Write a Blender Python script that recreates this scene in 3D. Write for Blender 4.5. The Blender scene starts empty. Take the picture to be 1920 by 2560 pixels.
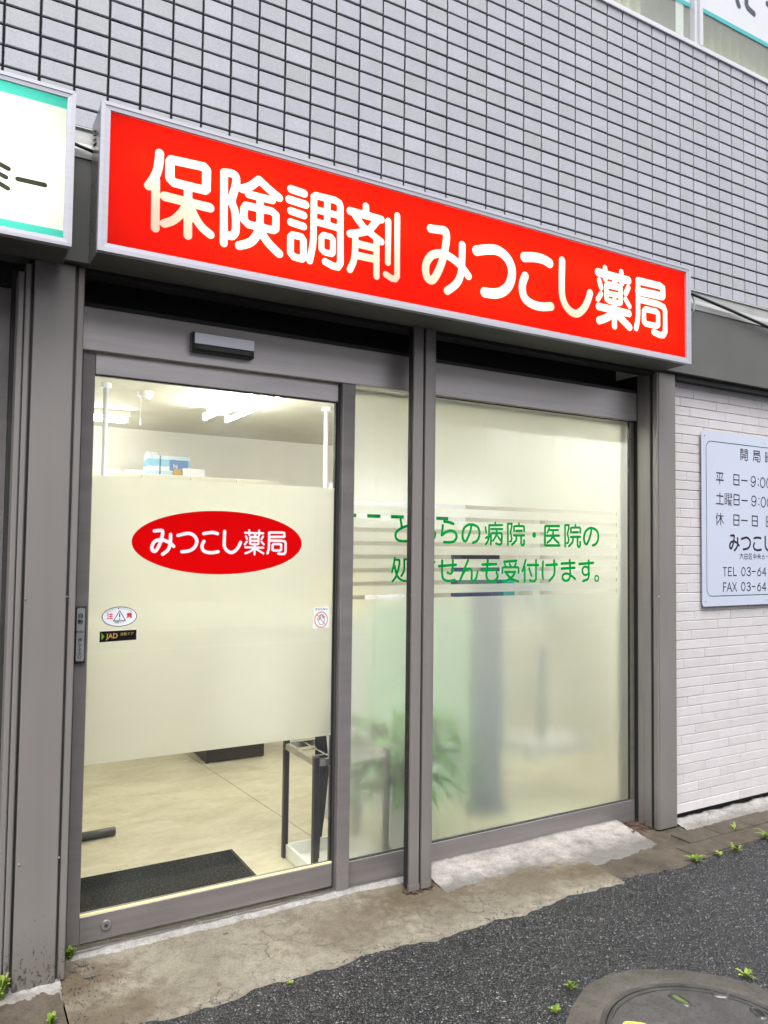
import bpy, bmesh, math, random
import numpy as np
from mathutils import Vector, Matrix

random.seed(7)
np.random.seed(7)
SC = bpy.context.scene
COL = SC.collection

# ------------------------------------------------------------------ camera
YAW, PITCH, ROLL = math.radians(29.997), math.radians(2.552), math.radians(0.686)
CAM = Vector((0.0, -2.86, 1.493))
fw = Vector((math.sin(YAW) * math.cos(PITCH), math.cos(YAW) * math.cos(PITCH), math.sin(PITCH)))
rt0 = Vector((math.cos(YAW), -math.sin(YAW), 0.0))
up0 = rt0.cross(fw)
rt = rt0 * math.cos(ROLL) + up0 * math.sin(ROLL)
up = up0 * math.cos(ROLL) - rt0 * math.sin(ROLL)
cd = bpy.data.cameras.new('camera')
cam = bpy.data.objects.new('camera', cd)
COL.objects.link(cam)
M = Matrix((rt, up, -fw)).transposed().to_4x4()
M.translation = CAM
cam.matrix_world = M
cd.sensor_fit = 'VERTICAL'
cd.sensor_height = 36.0
cd.lens = 1923.0 / 2560.0 * 36.0
cd.clip_start = 0.05
cd.clip_end = 400.0
SC.camera = cam

# ------------------------------------------------------------------ sky and sun (overcast)
SUN_EL, SUN_AZ = math.radians(62), math.radians(205)     # azimuth clockwise from +Y
W = bpy.data.worlds.new('World')
SC.world = W
W.use_nodes = True
nt = W.node_tree
nt.nodes.clear()
sky = nt.nodes.new('ShaderNodeTexSky')
sky.sky_type = 'NISHITA'
sky.sun_disc = False
sky.sun_elevation = SUN_EL
sky.sun_rotation = SUN_AZ
sky.air_density = 1.0
sky.dust_density = 4.0
hs = nt.nodes.new('ShaderNodeHueSaturation')
hs.inputs['Saturation'].default_value = 0.22
bg = nt.nodes.new('ShaderNodeBackground')
bg.inputs['Strength'].default_value = 0.15
wo = nt.nodes.new('ShaderNodeOutputWorld')
nt.links.new(sky.outputs[0], hs.inputs['Color'])
nt.links.new(hs.outputs[0], bg.inputs['Color'])
nt.links.new(bg.outputs[0], wo.inputs['Surface'])

sl = bpy.data.lights.new('sun', 'SUN')
sl.energy = 1.5
sl.angle = math.radians(40)
sl.color = (1.0, 0.97, 0.93)
sun = bpy.data.objects.new('sun', sl)
COL.objects.link(sun)
sdir = Vector((math.sin(SUN_AZ) * math.cos(SUN_EL), math.cos(SUN_AZ) * math.cos(SUN_EL), math.sin(SUN_EL)))
sun.rotation_euler = (-sdir).to_track_quat('-Z', 'Y').to_euler()

SC.view_settings.view_transform = 'Standard'
SC.view_settings.look = 'None'
SC.view_settings.gamma = 1.0
SC.view_settings.use_curve_mapping = False
SC.view_settings.exposure = 1.40
SC.cycles.max_bounces = 12
SC.cycles.transmission_bounces = 8
SC.cycles.transparent_max_bounces = 16
SC.cycles.sample_clamp_indirect = 6.0
SC.cycles.use_denoising = True

# ------------------------------------------------------------------ material helpers
def lin(r, g, b):
    f = lambda c: ((c / 255 + 0.055) / 1.055) ** 2.4 if c > 10 else c / 255 / 12.92
    return (f(r), f(g), f(b), 1.0)

class NT:
    def __init__(s, name):
        s.m = bpy.data.materials.new(name)
        s.m.use_nodes = True
        s.t = s.m.node_tree
        s.t.nodes.clear()
        s.out = s.t.nodes.new('ShaderNodeOutputMaterial')
    def n(s, kind, props=None, **kw):
        nd = s.t.nodes.new('ShaderNode' + kind)
        for k, v in (props or {}).items():
            setattr(nd, k, v)
        for k, v in kw.items():
            key = k.replace('_', ' ')
            if key not in nd.inputs.keys():
                key = next((i.name for i in nd.inputs if i.name.lower() == key.lower()), None)
            s.set(nd.inputs[key], v)
        return nd
    def set(s, sock, v):
        if isinstance(v, bpy.types.NodeSocket):
            s.t.links.new(v, sock)
        elif isinstance(v, bpy.types.Node):
            s.t.links.new(v.outputs[0], sock)
        else:
            sock.default_value = v
    def coord(s, kind='Object', scale=(1, 1, 1), loc=(0, 0, 0)):
        tc = s.n('TexCoord')
        mp = s.n('Mapping')
        s.t.links.new(tc.outputs[kind], mp.inputs['Vector'])
        mp.inputs['Scale'].default_value = scale
        mp.inputs['Location'].default_value = loc
        return mp.outputs[0]
    def noise(s, vec, scale, detail=4, rough=0.55, dist=0.0):
        nd = s.n('TexNoise', Scale=scale, Detail=detail, Roughness=rough, Distortion=dist)
        s.set(nd.inputs['Vector'], vec)
        return nd.outputs['Fac']
    def ramp(s, fac, stops, interp='LINEAR'):
        nd = s.n('ValToRGB')
        nd.color_ramp.interpolation = interp
        e = nd.color_ramp.elements
        while len(e) < len(stops):
            e.new(0.5)
        for i, (p, c) in enumerate(stops):
            e[i].position = p
            e[i].color = c if len(c) == 4 else (*c, 1)
        s.set(nd.inputs[0], fac)
        return nd.outputs[0]
    def mix(s, fac, a, b, mode='MIX'):
        nd = s.t.nodes.new('ShaderNodeMix')
        nd.data_type = 'RGBA'
        nd.blend_type = mode
        s.set(nd.inputs[0], fac)
        s.set(nd.inputs[6], a)
        s.set(nd.inputs[7], b)
        return nd.outputs[2]
    def math(s, op, a, b=0.0, clamp=False):
        nd = s.n('Math', {'operation': op, 'use_clamp': clamp})
        s.set(nd.inputs[0], a)
        s.set(nd.inputs[1], b)
        return nd.outputs[0]
    def bump(s, h, strength=0.3, dist=0.002, normal=None):
        nd = s.n('Bump', Strength=strength, Distance=dist)
        s.set(nd.inputs['Height'], h)
        if normal is not None:
            s.set(nd.inputs['Normal'], normal)
        return nd.outputs[0]
    def pbr(s, color, rough=0.5, metal=0.0, normal=None, spec=0.5, **kw):
        p = s.n('BsdfPrincipled')
        s.set(p.inputs['Base Color'], color)
        s.set(p.inputs['Roughness'], rough)
        s.set(p.inputs['Metallic'], metal)
        s.set(p.inputs['Specular IOR Level'], spec)
        if normal is not None:
            s.set(p.inputs['Normal'], normal)
        for k, v in kw.items():
            s.set(p.inputs[k.replace('_', ' ')], v)
        return p.outputs[0]
    def mixs(s, fac, a, b):
        nd = s.n('MixShader')
        s.set(nd.inputs[0], fac)
        s.set(nd.inputs[1], a)
        s.set(nd.inputs[2], b)
        return nd.outputs[0]
    def end(s, sh):
        s.t.links.new(sh, s.out.inputs['Surface'])
        return s.m

W1 = (1, 1, 1, 1)
BK = (0, 0, 0, 1)

def painted(name, col, rough=0.45, metal=0.0, var=0.10, scale=6.0, bump=0.08, streak=None, spec=0.4):
    t = NT(name)
    v = t.coord(scale=streak or (1, 1, 1))
    n1 = t.noise(v, scale, 6, 0.6)
    n2 = t.noise(t.coord(), scale * 30, 3)
    c2 = tuple(x * (1 - var) for x in col[:3]) + (1,)
    c1 = tuple(min(1, x * (1 + var)) for x in col[:3]) + (1,)
    c = t.mix(t.ramp(n1, [(0.3, BK), (0.7, W1)]), c2, c1)
    r = t.math('ADD', t.math('MULTIPLY', n1, 0.25), rough - 0.12)
    return t.end(t.pbr(c, r, metal, t.bump(n2, bump, 0.0006), spec))

def emit(name, col, strength):
    t = NT(name)
    return t.end(t.n('Emission', Color=col, Strength=strength).outputs[0])

MAT = {}
# metals and paints
MAT['alu'] = painted('brown grey anodised aluminium', (0.19, 0.176, 0.174, 1), 0.34, 0.4, 0.10, 3.0, 0.05, (1, 1, 7))
MAT['alu_h'] = painted('brown grey anodised aluminium rail', (0.19, 0.176, 0.174, 1), 0.32, 0.45, 0.16, 3.0, 0.05, (0.6, 1, 9))
MAT['alu_head'] = painted('brushed aluminium door header', (0.50, 0.465, 0.46, 1), 0.40, 0.7, 0.14, 3.0, 0.05, (0.5, 1, 7))
MAT['face_silver'] = painted('pale silver plastic', (0.80, 0.80, 0.87, 1), 0.3, 0.1, 0.05)
MAT['alu_dark'] = painted('dark gasket metal', (0.05, 0.05, 0.047, 1), 0.45, 0.3, 0.15)
MAT['alu_shaded'] = painted('frame metal with jamb shade in colour', (0.13, 0.125, 0.10, 1), 0.35, 0.4, 0.12, 4, 0.05, (1, 1, 8))  # window jamb only: shade beside the post mixed into the base colour
MAT['pale_wall'] = painted('pale rendered wall', (0.55, 0.54, 0.52, 1), 0.8, 0, 0.05)
MAT['sky_pane'] = painted('street window glass', (0.8, 0.82, 0.85, 1), 0.12, 0.9, 0.02)
MAT['steel'] = None
MAT['fascia'] = painted('grey painted fascia metal', (0.085, 0.085, 0.08, 1), 0.5, 0.15, 0.12, 2.5, 0.06, spec=0.35)
MAT['flash'] = painted('bare silver flashing metal', (0.30, 0.30, 0.295, 1), 0.45, 0.4, 0.2, 4, 0.05, (1, 1, 3))
MAT['silver'] = painted('satin silver aluminium sign frame', (0.36, 0.36, 0.40, 1), 0.42, 0.3, 0.06, 5, 0.02, (0.5, 1, 20))
MAT['housing'] = painted('grey steel sign housing', (0.22, 0.23, 0.24, 1), 0.28, 0.7, 0.18, 5, 0.05)
MAT['under'] = painted('dark underside metal', (0.07, 0.07, 0.06, 1), 0.6, 0.1, 0.3, 5)  # darker colour than the rest of the sign housing
MAT['black'] = painted('black plastic', (0.012, 0.012, 0.013, 1), 0.35, 0, 0.1)
MAT['void'] = painted('black metal and recess shade', (0.012, 0.012, 0.012, 1), 0.6, 0, 0.1)  # near black; in post grooves and recesses it stands for shade
MAT['white_int'] = painted('cream interior wall paint', (0.84, 0.825, 0.775, 1), 0.7, 0, 0.04, 2.0, 0.03)
MAT['ceil_int'] = painted('cream ceiling board', (0.68, 0.66, 0.57, 1), 0.8, 0, 0.06, 5.0, 0.05)
MAT['white'] = painted('white plastic', (0.8, 0.8, 0.78, 1), 0.35, 0, 0.03)
MAT['cable'] = painted('black cable rubber', (0.015, 0.015, 0.015, 1), 0.5, 0, 0.1)
MAT['conduit'] = painted('grey flexible conduit', (0.4, 0.4, 0.42, 1), 0.5, 0, 0.1)
MAT['white_pole'] = painted('white painted pole', (0.72, 0.74, 0.78, 1), 0.35, 0, 0.03)
MAT['chrome'] = painted('brushed steel', (0.55, 0.53, 0.5, 1), 0.25, 0.9, 0.08, 6, 0.03)
MAT['winframe'] = painted('silver window frame aluminium', (0.44, 0.44, 0.475, 1), 0.4, 0.2, 0.05, 4, 0.02)
MAT['dkbrown'] = painted('dark brown plinth laminate', (0.03, 0.022, 0.02, 1), 0.5, 0, 0.2, 20)
MAT['tubegrey'] = painted('dark grey metal foot', (0.07, 0.075, 0.07, 1), 0.35, 0.5, 0.25, 8)
MAT['bluegrey'] = painted('blue grey machine casing', (0.035, 0.055, 0.14, 1), 0.45, 0, 0.2, 4)
MAT['slate'] = painted('slate blue casing', (0.12, 0.16, 0.17, 1), 0.45, 0, 0.1, 4)
MAT['palegreen'] = painted('pale green partition panel', (0.50, 0.72, 0.55, 1), 0.6, 0, 0.06, 3)
MAT['yellow_pl'] = painted('pale yellow laminate', (0.72, 0.62, 0.30, 1), 0.5, 0, 0.06, 3)
MAT['leafin'] = painted('houseplant leaf', (0.06, 0.25, 0.025, 1), 0.4, 0, 0.3, 12)
MAT['soil'] = painted('potting soil', (0.04, 0.03, 0.02, 1), 0.9, 0, 0.3, 40)
MAT['cloth_black'] = painted('black umbrella cloth', (0.012, 0.014, 0.018, 1), 0.7, 0, 0.3, 20)
MAT['red_pl'] = painted('red umbrella strap', (0.5, 0.02, 0.03, 1), 0.4, 0, 0.1)
MAT['tray'] = painted('white plastic drip tray', (0.72, 0.72, 0.66, 1), 0.4, 0, 0.05)

def steel_column(name, amt):
    # grey brown painted steel: mottling plus mud splashes and rust flecks near the foot
    t = NT(name)
    v = t.coord()
    n1 = t.noise(t.coord(scale=(1, 1, 0.35)), 4, 5)
    base = t.mix(n1, (0.148, 0.136, 0.129, 1), (0.195, 0.182, 0.174, 1))
    z = t.n('SeparateXYZ', Vector=v).outputs['Z']
    low = t.math('SUBTRACT', 1.0, t.math('DIVIDE', z, 0.30), True)
    spl = t.noise(t.coord(scale=(1, 1, 0.6)), 70, 6, 0.7, 0.4)
    k = t.math('ADD', spl, t.math('MULTIPLY', low, amt))
    mask = t.ramp(k, [(0.69, BK), (0.74, W1)])
    lowm = t.ramp(low, [(0.0, BK), (0.35, W1)])
    mask = t.math('MULTIPLY', mask, lowm)
    c = t.mix(mask, base, (0.03, 0.022, 0.018, 1))
    strk = t.noise(t.coord(scale=(26, 26, 1.1)), 1.0, 5, 0.6)
    c = t.mix(t.ramp(strk, [(0.5, BK), (0.78, (0.18, 0.18, 0.18, 1))]), c, t.mix(1.0, c, (0.62, 0.6, 0.58, 1), 'MULTIPLY'))
    gl = t.math('ADD', t.math('MULTIPLY', low, 0.8), t.math('MULTIPLY', t.math('SUBTRACT', n1, 0.5), 0.8))
    c = t.mix(t.ramp(gl, [(0.3, BK), (0.95, (0.6, 0.6, 0.6, 1))]), c, (0.09, 0.08, 0.07, 1))
    n2 = t.bump(t.noise(v, 220, 3), 0.12, 0.0006)
    return t.end(t.pbr(c, 0.42, 0.15, n2, 0.45))
MAT['steel'] = steel_column('grey brown painted steel post', 0.19)
MAT['steel_clean'] = steel_column('grey painted steel post', 0.06)

def tile_mat(name, per_object):
    t = NT(name)
    v = t.coord()
    if per_object:
        rnd = t.n('ObjectInfo').outputs['Random']
    else:
        rnd = t.n('NewGeometry').outputs['Random Per Island']
    c = t.ramp(rnd, [(0.0, (0.282, 0.29, 0.304)), (0.12, (0.295, 0.30, 0.325)), (0.45, (0.292, 0.296, 0.330)), (0.75, (0.300, 0.307, 0.344)), (1.0, (0.324, 0.329, 0.368))])
    gv = t.n('NewGeometry').outputs['Position']
    n1 = t.noise(gv, 9, 5, 0.6)
    n2 = t.noise(gv, 160, 3, 0.6)
    c = t.mix(t.ramp(n1, [(0.3, BK), (0.75, W1)]), t.mix(1.0, c, (0.9, 0.91, 0.9, 1), 'MULTIPLY'), c)
    smp = t.n('Mapping')
    t.set(smp.inputs['Vector'], gv)
    smp.inputs['Scale'].default_value = (14, 14, 0.7)
    strk = t.noise(smp.outputs[0], 1.0, 5, 0.65)
    c = t.mix(t.ramp(strk, [(0.5, BK), (0.78, (0.5, 0.5, 0.5, 1))]), c, t.mix(1.0, c, (0.84, 0.84, 0.82, 1), 'MULTIPLY'))
    speck = t.ramp(n2, [(0.35, (0.9, 0.9, 0.9)), (0.6, (1.04, 1.04, 1.04))])
    c = t.mix(1.0, c, speck, 'MULTIPLY')
    r = t.math('ADD', 0.33, t.math('MULTIPLY', n1, 0.2))
    return t.end(t.pbr(c, r, 0, t.bump(n2, 0.12, 0.0008), 0.45))
MAT['tile'] = tile_mat('glazed grey wall tile', True)
MAT['tile_stuff'] = tile_mat('glazed grey wall tile field', False)

def grout():
    t = NT('dark grey tile grout')
    v = t.coord()
    n = t.noise(v, 90, 4)
    c = t.ramp(n, [(0.3, (0.006, 0.0055, 0.007)), (0.7, (0.018, 0.016, 0.019))])
    return t.end(t.pbr(c, 0.9, 0, t.bump(n, 0.5, 0.002), 0.2))
MAT['grout'] = grout()

def brick_mat():
    t = NT('white brick pattern siding')
    gv = t.n('NewGeometry').outputs['Position']
    rnd = t.n('ObjectInfo').outputs['Random']
    n1 = t.noise(gv, 14, 5, 0.6)
    n2 = t.noise(gv, 85, 4, 0.65, 0.5)
    base = t.ramp(rnd, [(0, (0.435, 0.415, 0.422)), (1, (0.475, 0.455, 0.464))])
    c = t.mix(t.ramp(n1, [(0.35, BK), (0.7, W1)]), t.mix(1.0, base, (0.93, 0.92, 0.93, 1), 'MULTIPLY'), base)
    return t.end(t.pbr(c, 0.6, 0, t.bump(n2, 0.6, 0.005), 0.35))
MAT['brick'] = brick_mat()
MAT['joint'] = painted('grey siding joint', (0.45, 0.43, 0.435, 1), 0.85, 0, 0.1, 20)

def asphalt():
    t = NT('damp coarse asphalt')
    v = t.coord()
    wv = t.n('TexNoise', Scale=60.0, Detail=2.0)
    t.set(wv.inputs['Vector'], v)
    vv = t.n('VectorMath', {'operation': 'ADD'})
    t.set(vv.inputs[0], v)
    sc = t.n('VectorMath', {'operation': 'SCALE'})
    t.set(sc.inputs[0], wv.outputs['Color'])
    sc.inputs['Scale'].default_value = 0.004
    t.set(vv.inputs[1], sc.outputs[0])
    def vor(scale, feat='F1'):
        nd = t.n('TexVoronoi', {'feature': feat}, Scale=scale)
        t.set(nd.inputs['Vector'], vv.outputs[0])
        return nd
    a = vor(98.0)
    b = vor(98.0, 'DISTANCE_TO_EDGE')
    cellr = t.n('SeparateColor', Color=a.outputs['Color']).outputs[0]
    edge = t.ramp(b.outputs['Distance'], [(0.04, BK), (0.30, W1)])
    big = t.noise(v, 2.2, 5, 0.6)
    stone = t.ramp(cellr, [(0.0, (0.004, 0.004, 0.006)), (0.35, (0.014, 0.014, 0.017)), (0.62, (0.042, 0.042, 0.046)), (0.85, (0.092, 0.092, 0.096)), (1.0, (0.21, 0.21, 0.212))])
    c = t.mix(edge, (0.003, 0.003, 0.004, 1), stone)
    c = t.mix(t.ramp(big, [(0.35, BK), (0.7, W1)]), t.mix(1.0, c, (0.75, 0.75, 0.78, 1), 'MULTIPLY'), c)
    tilt = t.math('MULTIPLY', cellr, 0.7)
    h = t.math('MULTIPLY', edge, t.math('ADD', 0.35, tilt))
    h = t.math('ADD', h, t.math('MULTIPLY', t.noise(v, 420, 2), 0.25))
    nrm = t.bump(h, 0.9, 0.006)
    r = t.ramp(cellr, [(0, (0.32,) * 3), (1, (0.6,) * 3)])
    return t.end(t.pbr(c, r, 0, nrm, 0.5))
MAT['asphalt'] = asphalt()

def concrete(name, base, light, dark, stain, stain_amt, cracks=True, grit=150, rim_dirt=0.0, grime=False, spots=()):
    t = NT(name)
    v = t.coord()
    n1 = t.noise(v, 2.6, 7, 0.62, 0.3)
    n2 = t.noise(v, 6.5, 8, 0.7, 0.2)
    n3 = t.noise(v, grit, 4, 0.75)
    n5 = t.noise(v, 17, 8, 0.72, 0.4)
    n4 = t.noise(v, 60, 4, 0.7)
    c = t.mix(t.ramp(n1, [(0.3, BK), (0.7, W1)]), base, light)
    c = t.mix(t.math('MULTIPLY', t.ramp(n2, [(0.5, BK), (0.68, W1)]), stain_amt), c, stain)
    c = t.mix(t.math('MULTIPLY', t.ramp(n4, [(0.52, BK), (0.75, W1)]), 0.45), c, dark)
    c = t.mix(1.0, c, t.ramp(n3, [(0.3, (0.55, 0.54, 0.52)), (0.48, (0.95, 0.95, 0.95)), (0.6, (1.05, 1.05, 1.04)), (0.74, (1.35, 1.34, 1.3))]), 'MULTIPLY')
    c = t.mix(1.0, c, t.ramp(n5, [(0.3, (0.68, 0.67, 0.65)), (0.5, (1, 1, 1)), (0.7, (1.2, 1.2, 1.18))]), 'MULTIPLY')
    h = t.math('ADD', t.math('MULTIPLY', n3, 0.5), t.math('MULTIPLY', n4, 0.8))
    for (sx, sy, sr, sa) in spots:
        dv = t.n('VectorMath', {'operation': 'DISTANCE'})
        mp = t.coord(scale=(1.0, 2.0, 0.0))
        t.set(dv.inputs[0], mp)
        dv.inputs[1].default_value = (sx, sy * 2.0, 0)
        q = t.math('SUBTRACT', t.math('ADD', t.math('DIVIDE', dv.outputs['Value'], sr), t.math('MULTIPLY', n5, 1.3)), 0.65)
        c = t.mix(t.math('MULTIPLY', t.ramp(q, [(0.3, W1), (1.0, BK)]), sa), c, t.mix(n4, (0.028, 0.02, 0.011, 1), (0.085, 0.062, 0.035, 1)))
    rim = t.n('Attribute', {'attribute_name': 'rim'}).outputs['Fac']
    gr = t.math('SUBTRACT', t.math('MULTIPLY', n5, 0.22), rim)
    if grime:
        c = t.mix(t.ramp(gr, [(0.0, BK), (0.08, (0.8, 0.8, 0.8, 1))]), c, (0.03, 0.026, 0.02, 1))
    if rim_dirt > 0:
        rk = t.math('ADD', rim, t.math('MULTIPLY', t.math('SUBTRACT', t.noise(v, 11, 7, 0.7), 0.5), 0.9))
        c = t.mix(t.math('MULTIPLY', t.ramp(rk, [(0.42, BK), (0.74, W1)]), rim_dirt), c, dark)
    if cracks:
        wn = t.n('TexNoise', Scale=7.0, Detail=6.0)
        t.set(wn.inputs['Vector'], v)
        sc = t.n('VectorMath', {'operation': 'SCALE'})
        t.set(sc.inputs[0], wn.outputs['Color'])
        sc.inputs['Scale'].default_value = 0.16
        ad = t.n('VectorMath', {'operation': 'ADD'})
        t.set(ad.inputs[0], v)
        t.set(ad.inputs[1], sc.outputs[0])
        vo = t.n('TexVoronoi', {'feature': 'DISTANCE_TO_EDGE'}, Scale=2.6)
        t.set(vo.inputs['Vector'], ad.outputs[0])
        ck = t.ramp(vo.outputs['Distance'], [(0.0, W1), (0.006, BK)])
        msk = t.ramp(t.noise(v, 3.1, 2), [(0.48, BK), (0.56, W1)])
        ck = t.math('MULTIPLY', ck, msk)
        c = t.mix(t.math('MULTIPLY', ck, 0.8), c, (0.05, 0.042, 0.035, 1))
        h = t.math('SUBTRACT', h, t.math('MULTIPLY', ck, 1.5))
    return t.end(t.pbr(c, 0.72, 0, t.bump(h, 0.5, 0.003), 0.35))
MAT['apron'] = concrete('weathered beige concrete', (0.115, 0.102, 0.077, 1), (0.175, 0.16, 0.128, 1), (0.09, 0.07, 0.045, 1), (0.06, 0.045, 0.028, 1), 0.45, spots=((0.42, -0.02, 0.30, 0.9), (0.50, -0.26, 0.34, 0.75), (1.88, -0.02, 0.42, 0.75), (1.45, -0.10, 0.40, 0.5), (2.35, -0.14, 0.40, 0.6), (2.72, -0.18, 0.30, 0.8)))
MAT['mortar'] = concrete('pale cement mortar', (0.20, 0.193, 0.185, 1), (0.28, 0.275, 0.27, 1), (0.10, 0.092, 0.08, 1), (0.11, 0.095, 0.075, 1), 0.55, rim_dirt=0.6, grime=True)
MAT['mortar_w'] = concrete('whitish cement render', (0.21, 0.195, 0.182, 1), (0.28, 0.262, 0.25, 1), (0.085, 0.08, 0.075, 1), (0.075, 0.07, 0.064, 1), 0.6, False, rim_dirt=0.85, grime=True)
MAT['darkconc'] = concrete('damp dark concrete', (0.045, 0.036, 0.027, 1), (0.08, 0.066, 0.05, 1), (0.02, 0.016, 0.012, 1), (0.028, 0.024, 0.012, 1), 0.7, False)
MAT['collar'] = concrete('rough manhole collar concrete', (0.048, 0.043, 0.038, 1), (0.078, 0.07, 0.062, 1), (0.02, 0.02, 0.018, 1), (0.03, 0.033, 0.018, 1), 0.5, False, 95)
MAT['lidfill'] = concrete('manhole lid infill', (0.034, 0.033, 0.032, 1), (0.06, 0.058, 0.056, 1), (0.02, 0.02, 0.02, 1), (0.03, 0.03, 0.028, 1), 0.3, False, 95)
MAT['iron'] = painted('worn cast iron', (0.07, 0.068, 0.066, 1), 0.42, 0.6, 0.3, 14, 0.3)
MAT['yellow'] = painted('worn yellow paint', (0.62, 0.42, 0.08, 1), 0.55, 0, 0.35, 40, 0.3)
MAT['litter'] = painted('dead brown leaf litter', (0.055, 0.028, 0.016, 1), 0.8, 0, 0.5, 60)
MAT['moss'] = painted('green moss', (0.07, 0.11, 0.02, 1), 0.9, 0, 0.4, 60, 0.6)

def floor_mat():
    t = NT('marbled beige vinyl floor')
    v = t.coord()
    n1 = t.noise(t.coord(scale=(1, 2.2, 1)), 3.0, 8, 0.66, 0.8)
    n2 = t.noise(v, 26, 5, 0.6)
    c = t.ramp(n1, [(0.3, (0.42, 0.375, 0.25)), (0.5, (0.57, 0.525, 0.39)), (0.7, (0.68, 0.64, 0.51))])
    c = t.mix(0.25, c, t.ramp(n2, [(0.3, (0.4, 0.33, 0.2)), (0.7, (0.68, 0.61, 0.44))]))
    return t.end(t.pbr(c, 0.28, 0, t.bump(n2, 0.03, 0.001), 0.4))
MAT['floor'] = floor_mat()

def mat_mat():
    t = NT('charcoal ribbed door mat')
    v = t.coord()
    w = t.n('TexWave', {'wave_type': 'BANDS', 'bands_direction': 'Y'}, Scale=38.0, Distortion=1.0)
    t.set(w.inputs['Vector'], v)
    n = t.noise(v, 170, 3)
    c = t.ramp(n, [(0.3, (0.005, 0.006, 0.006)), (0.56, (0.02, 0.024, 0.021)), (0.68, (0.13, 0.13, 0.12))])
    h = t.math('ADD', w.outputs['Fac'], n)
    return t.end(t.pbr(c, 0.95, 0, t.bump(h, 1.0, 0.008), 0.1))
MAT['mat'] = mat_mat()

def schlick(t, f0):
    # angle dependent reflectance that is the same from both sides of a thin sheet
    fc = t.n('LayerWeight', Blend=0.5).outputs['Facing']
    return t.math('ADD', f0, t.math('MULTIPLY', t.math('POWER', fc, 5.0), 1.0 - f0), True)

def clear_glass():
    t = NT('clear window glass')
    v = t.coord()
    dust = t.ramp(t.noise(v, 2.6, 7, 0.65), [(0.4, BK), (0.8, (0.035, 0.035, 0.035, 1))])
    tr = t.n('BsdfTransparent', Color=(0.95, 0.97, 0.94, 1)).outputs[0]
    gl = t.n('BsdfGlossy', Color=W1, Roughness=0.0).outputs[0]
    fr = schlick(t, 0.05)
    a = t.mixs(fr, tr, gl)
    di = t.n('BsdfDiffuse', Color=(0.8, 0.8, 0.76, 1)).outputs[0]
    return t.end(t.mixs(dust, a, di))
MAT['glass'] = clear_glass()

def frosted(name, tint, milk):
    t = NT(name)
    v = t.coord()
    nz = t.noise(v, 900, 2)
    rf = t.n('BsdfRefraction', Color=tint, Roughness=0.55, IOR=1.16).outputs[0]
    tl = t.n('BsdfTranslucent', Color=tint).outputs[0]
    df = t.n('BsdfDiffuse', Color=(0.7, 0.71, 0.68, 1)).outputs[0]
    m = t.math('ADD', milk - 0.04, t.math('MULTIPLY', nz, 0.08))
    a = t.mixs(m, rf, tl)
    return t.end(t.mixs(0.06, a, df))
MAT['film'] = frosted('frosted window film', (0.935, 0.94, 0.90, 1), 0.60)
MAT['film_win'] = frosted('frosted window film clearer', (0.975, 0.985, 0.95, 1), 0.34)

def acrylic(name, col, gloss=True):
    t = NT(name)
    tl = t.n('BsdfTranslucent', Color=col).outputs[0]
    df = t.n('BsdfDiffuse', Color=col).outputs[0]
    a = t.mixs(0.12, tl, df)
    gl = t.n('BsdfGlossy', Color=W1, Roughness=0.08).outputs[0]
    fr = t.math('MULTIPLY', schlick(t, 0.03), 0.12)
    return t.end(t.mixs(fr, a, gl))
MAT['ac_red'] = acrylic('red translucent sign acrylic', (0.85, 0.011, 0.0005, 1))
MAT['ac_white'] = acrylic('warm white translucent acrylic', (0.95, 0.87, 0.74, 1))
MAT['ac_pure'] = acrylic('white translucent acrylic', (0.92, 0.95, 0.86, 1))
MAT['ac_teal'] = acrylic('teal translucent film', (0.10, 0.72, 0.62, 1))
MAT['ac_black'] = acrylic('dark translucent lettering film', (0.05, 0.048, 0.035, 1))
MAT['vinyl_red'] = painted('red vinyl sticker', (0.62, 0.004, 0.004, 1), 0.4, 0, 0.02, 3, 0.0)
MAT['vinyl_white'] = painted('white vinyl lettering', (0.82, 0.82, 0.88, 1), 0.4, 0, 0.02, 3, 0.0)
def vinyl_tl(name, col, k):
    t = NT(name)
    return t.end(t.mixs(k, t.n('BsdfDiffuse', Color=col).outputs[0], t.n('BsdfTranslucent', Color=col).outputs[0]))
MAT['vt_red'] = vinyl_tl('red vinyl sticker on glass', (0.66, 0.003, 0.004, 1), 0.3)
MAT['vt_white'] = vinyl_tl('white vinyl lettering on glass', (0.85, 0.84, 0.90, 1), 0.25)
MAT['vt_green'] = vinyl_tl('green vinyl lettering', (0.0, 0.27, 0.045, 1), 0.35)
MAT['vt_black'] = vinyl_tl('black sticker print', (0.01, 0.01, 0.012, 1), 0.1)
MAT['vt_pale'] = vinyl_tl('pale sticker paper', (0.72, 0.76, 0.80, 1), 0.2)
MAT['vt_gold'] = vinyl_tl('dull gold print', (0.42, 0.28, 0.08, 1), 0.1)
MAT['vt_lime'] = vinyl_tl('lime green print', (0.15, 0.3, 0.03, 1), 0.1)
MAT['vt_orange'] = vinyl_tl('faded orange red print', (0.6, 0.2, 0.12, 1), 0.2)
MAT['board'] = painted('pale blue white sign board', (0.38, 0.41, 0.50, 1), 0.35, 0, 0.02, 2, 0.0)
MAT['ink'] = painted('navy black sign lettering', (0.008, 0.008, 0.02, 1), 0.45, 0, 0.02)
MAT['ink_line'] = painted('dark green border line', (0.01, 0.06, 0.06, 1), 0.45, 0, 0.02)
MAT['panel_film'] = painted('white window advertising film', (0.44, 0.45, 0.48, 1), 0.4, 0, 0.03, 3, 0.0)
MAT['teal_film'] = painted('teal window film stripe', (0.03, 0.29, 0.30, 1), 0.4, 0, 0.03, 3, 0.0)
MAT['dark_film'] = painted('dark grey window lettering', (0.03, 0.035, 0.05, 1), 0.45, 0, 0.1, 30)
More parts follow.
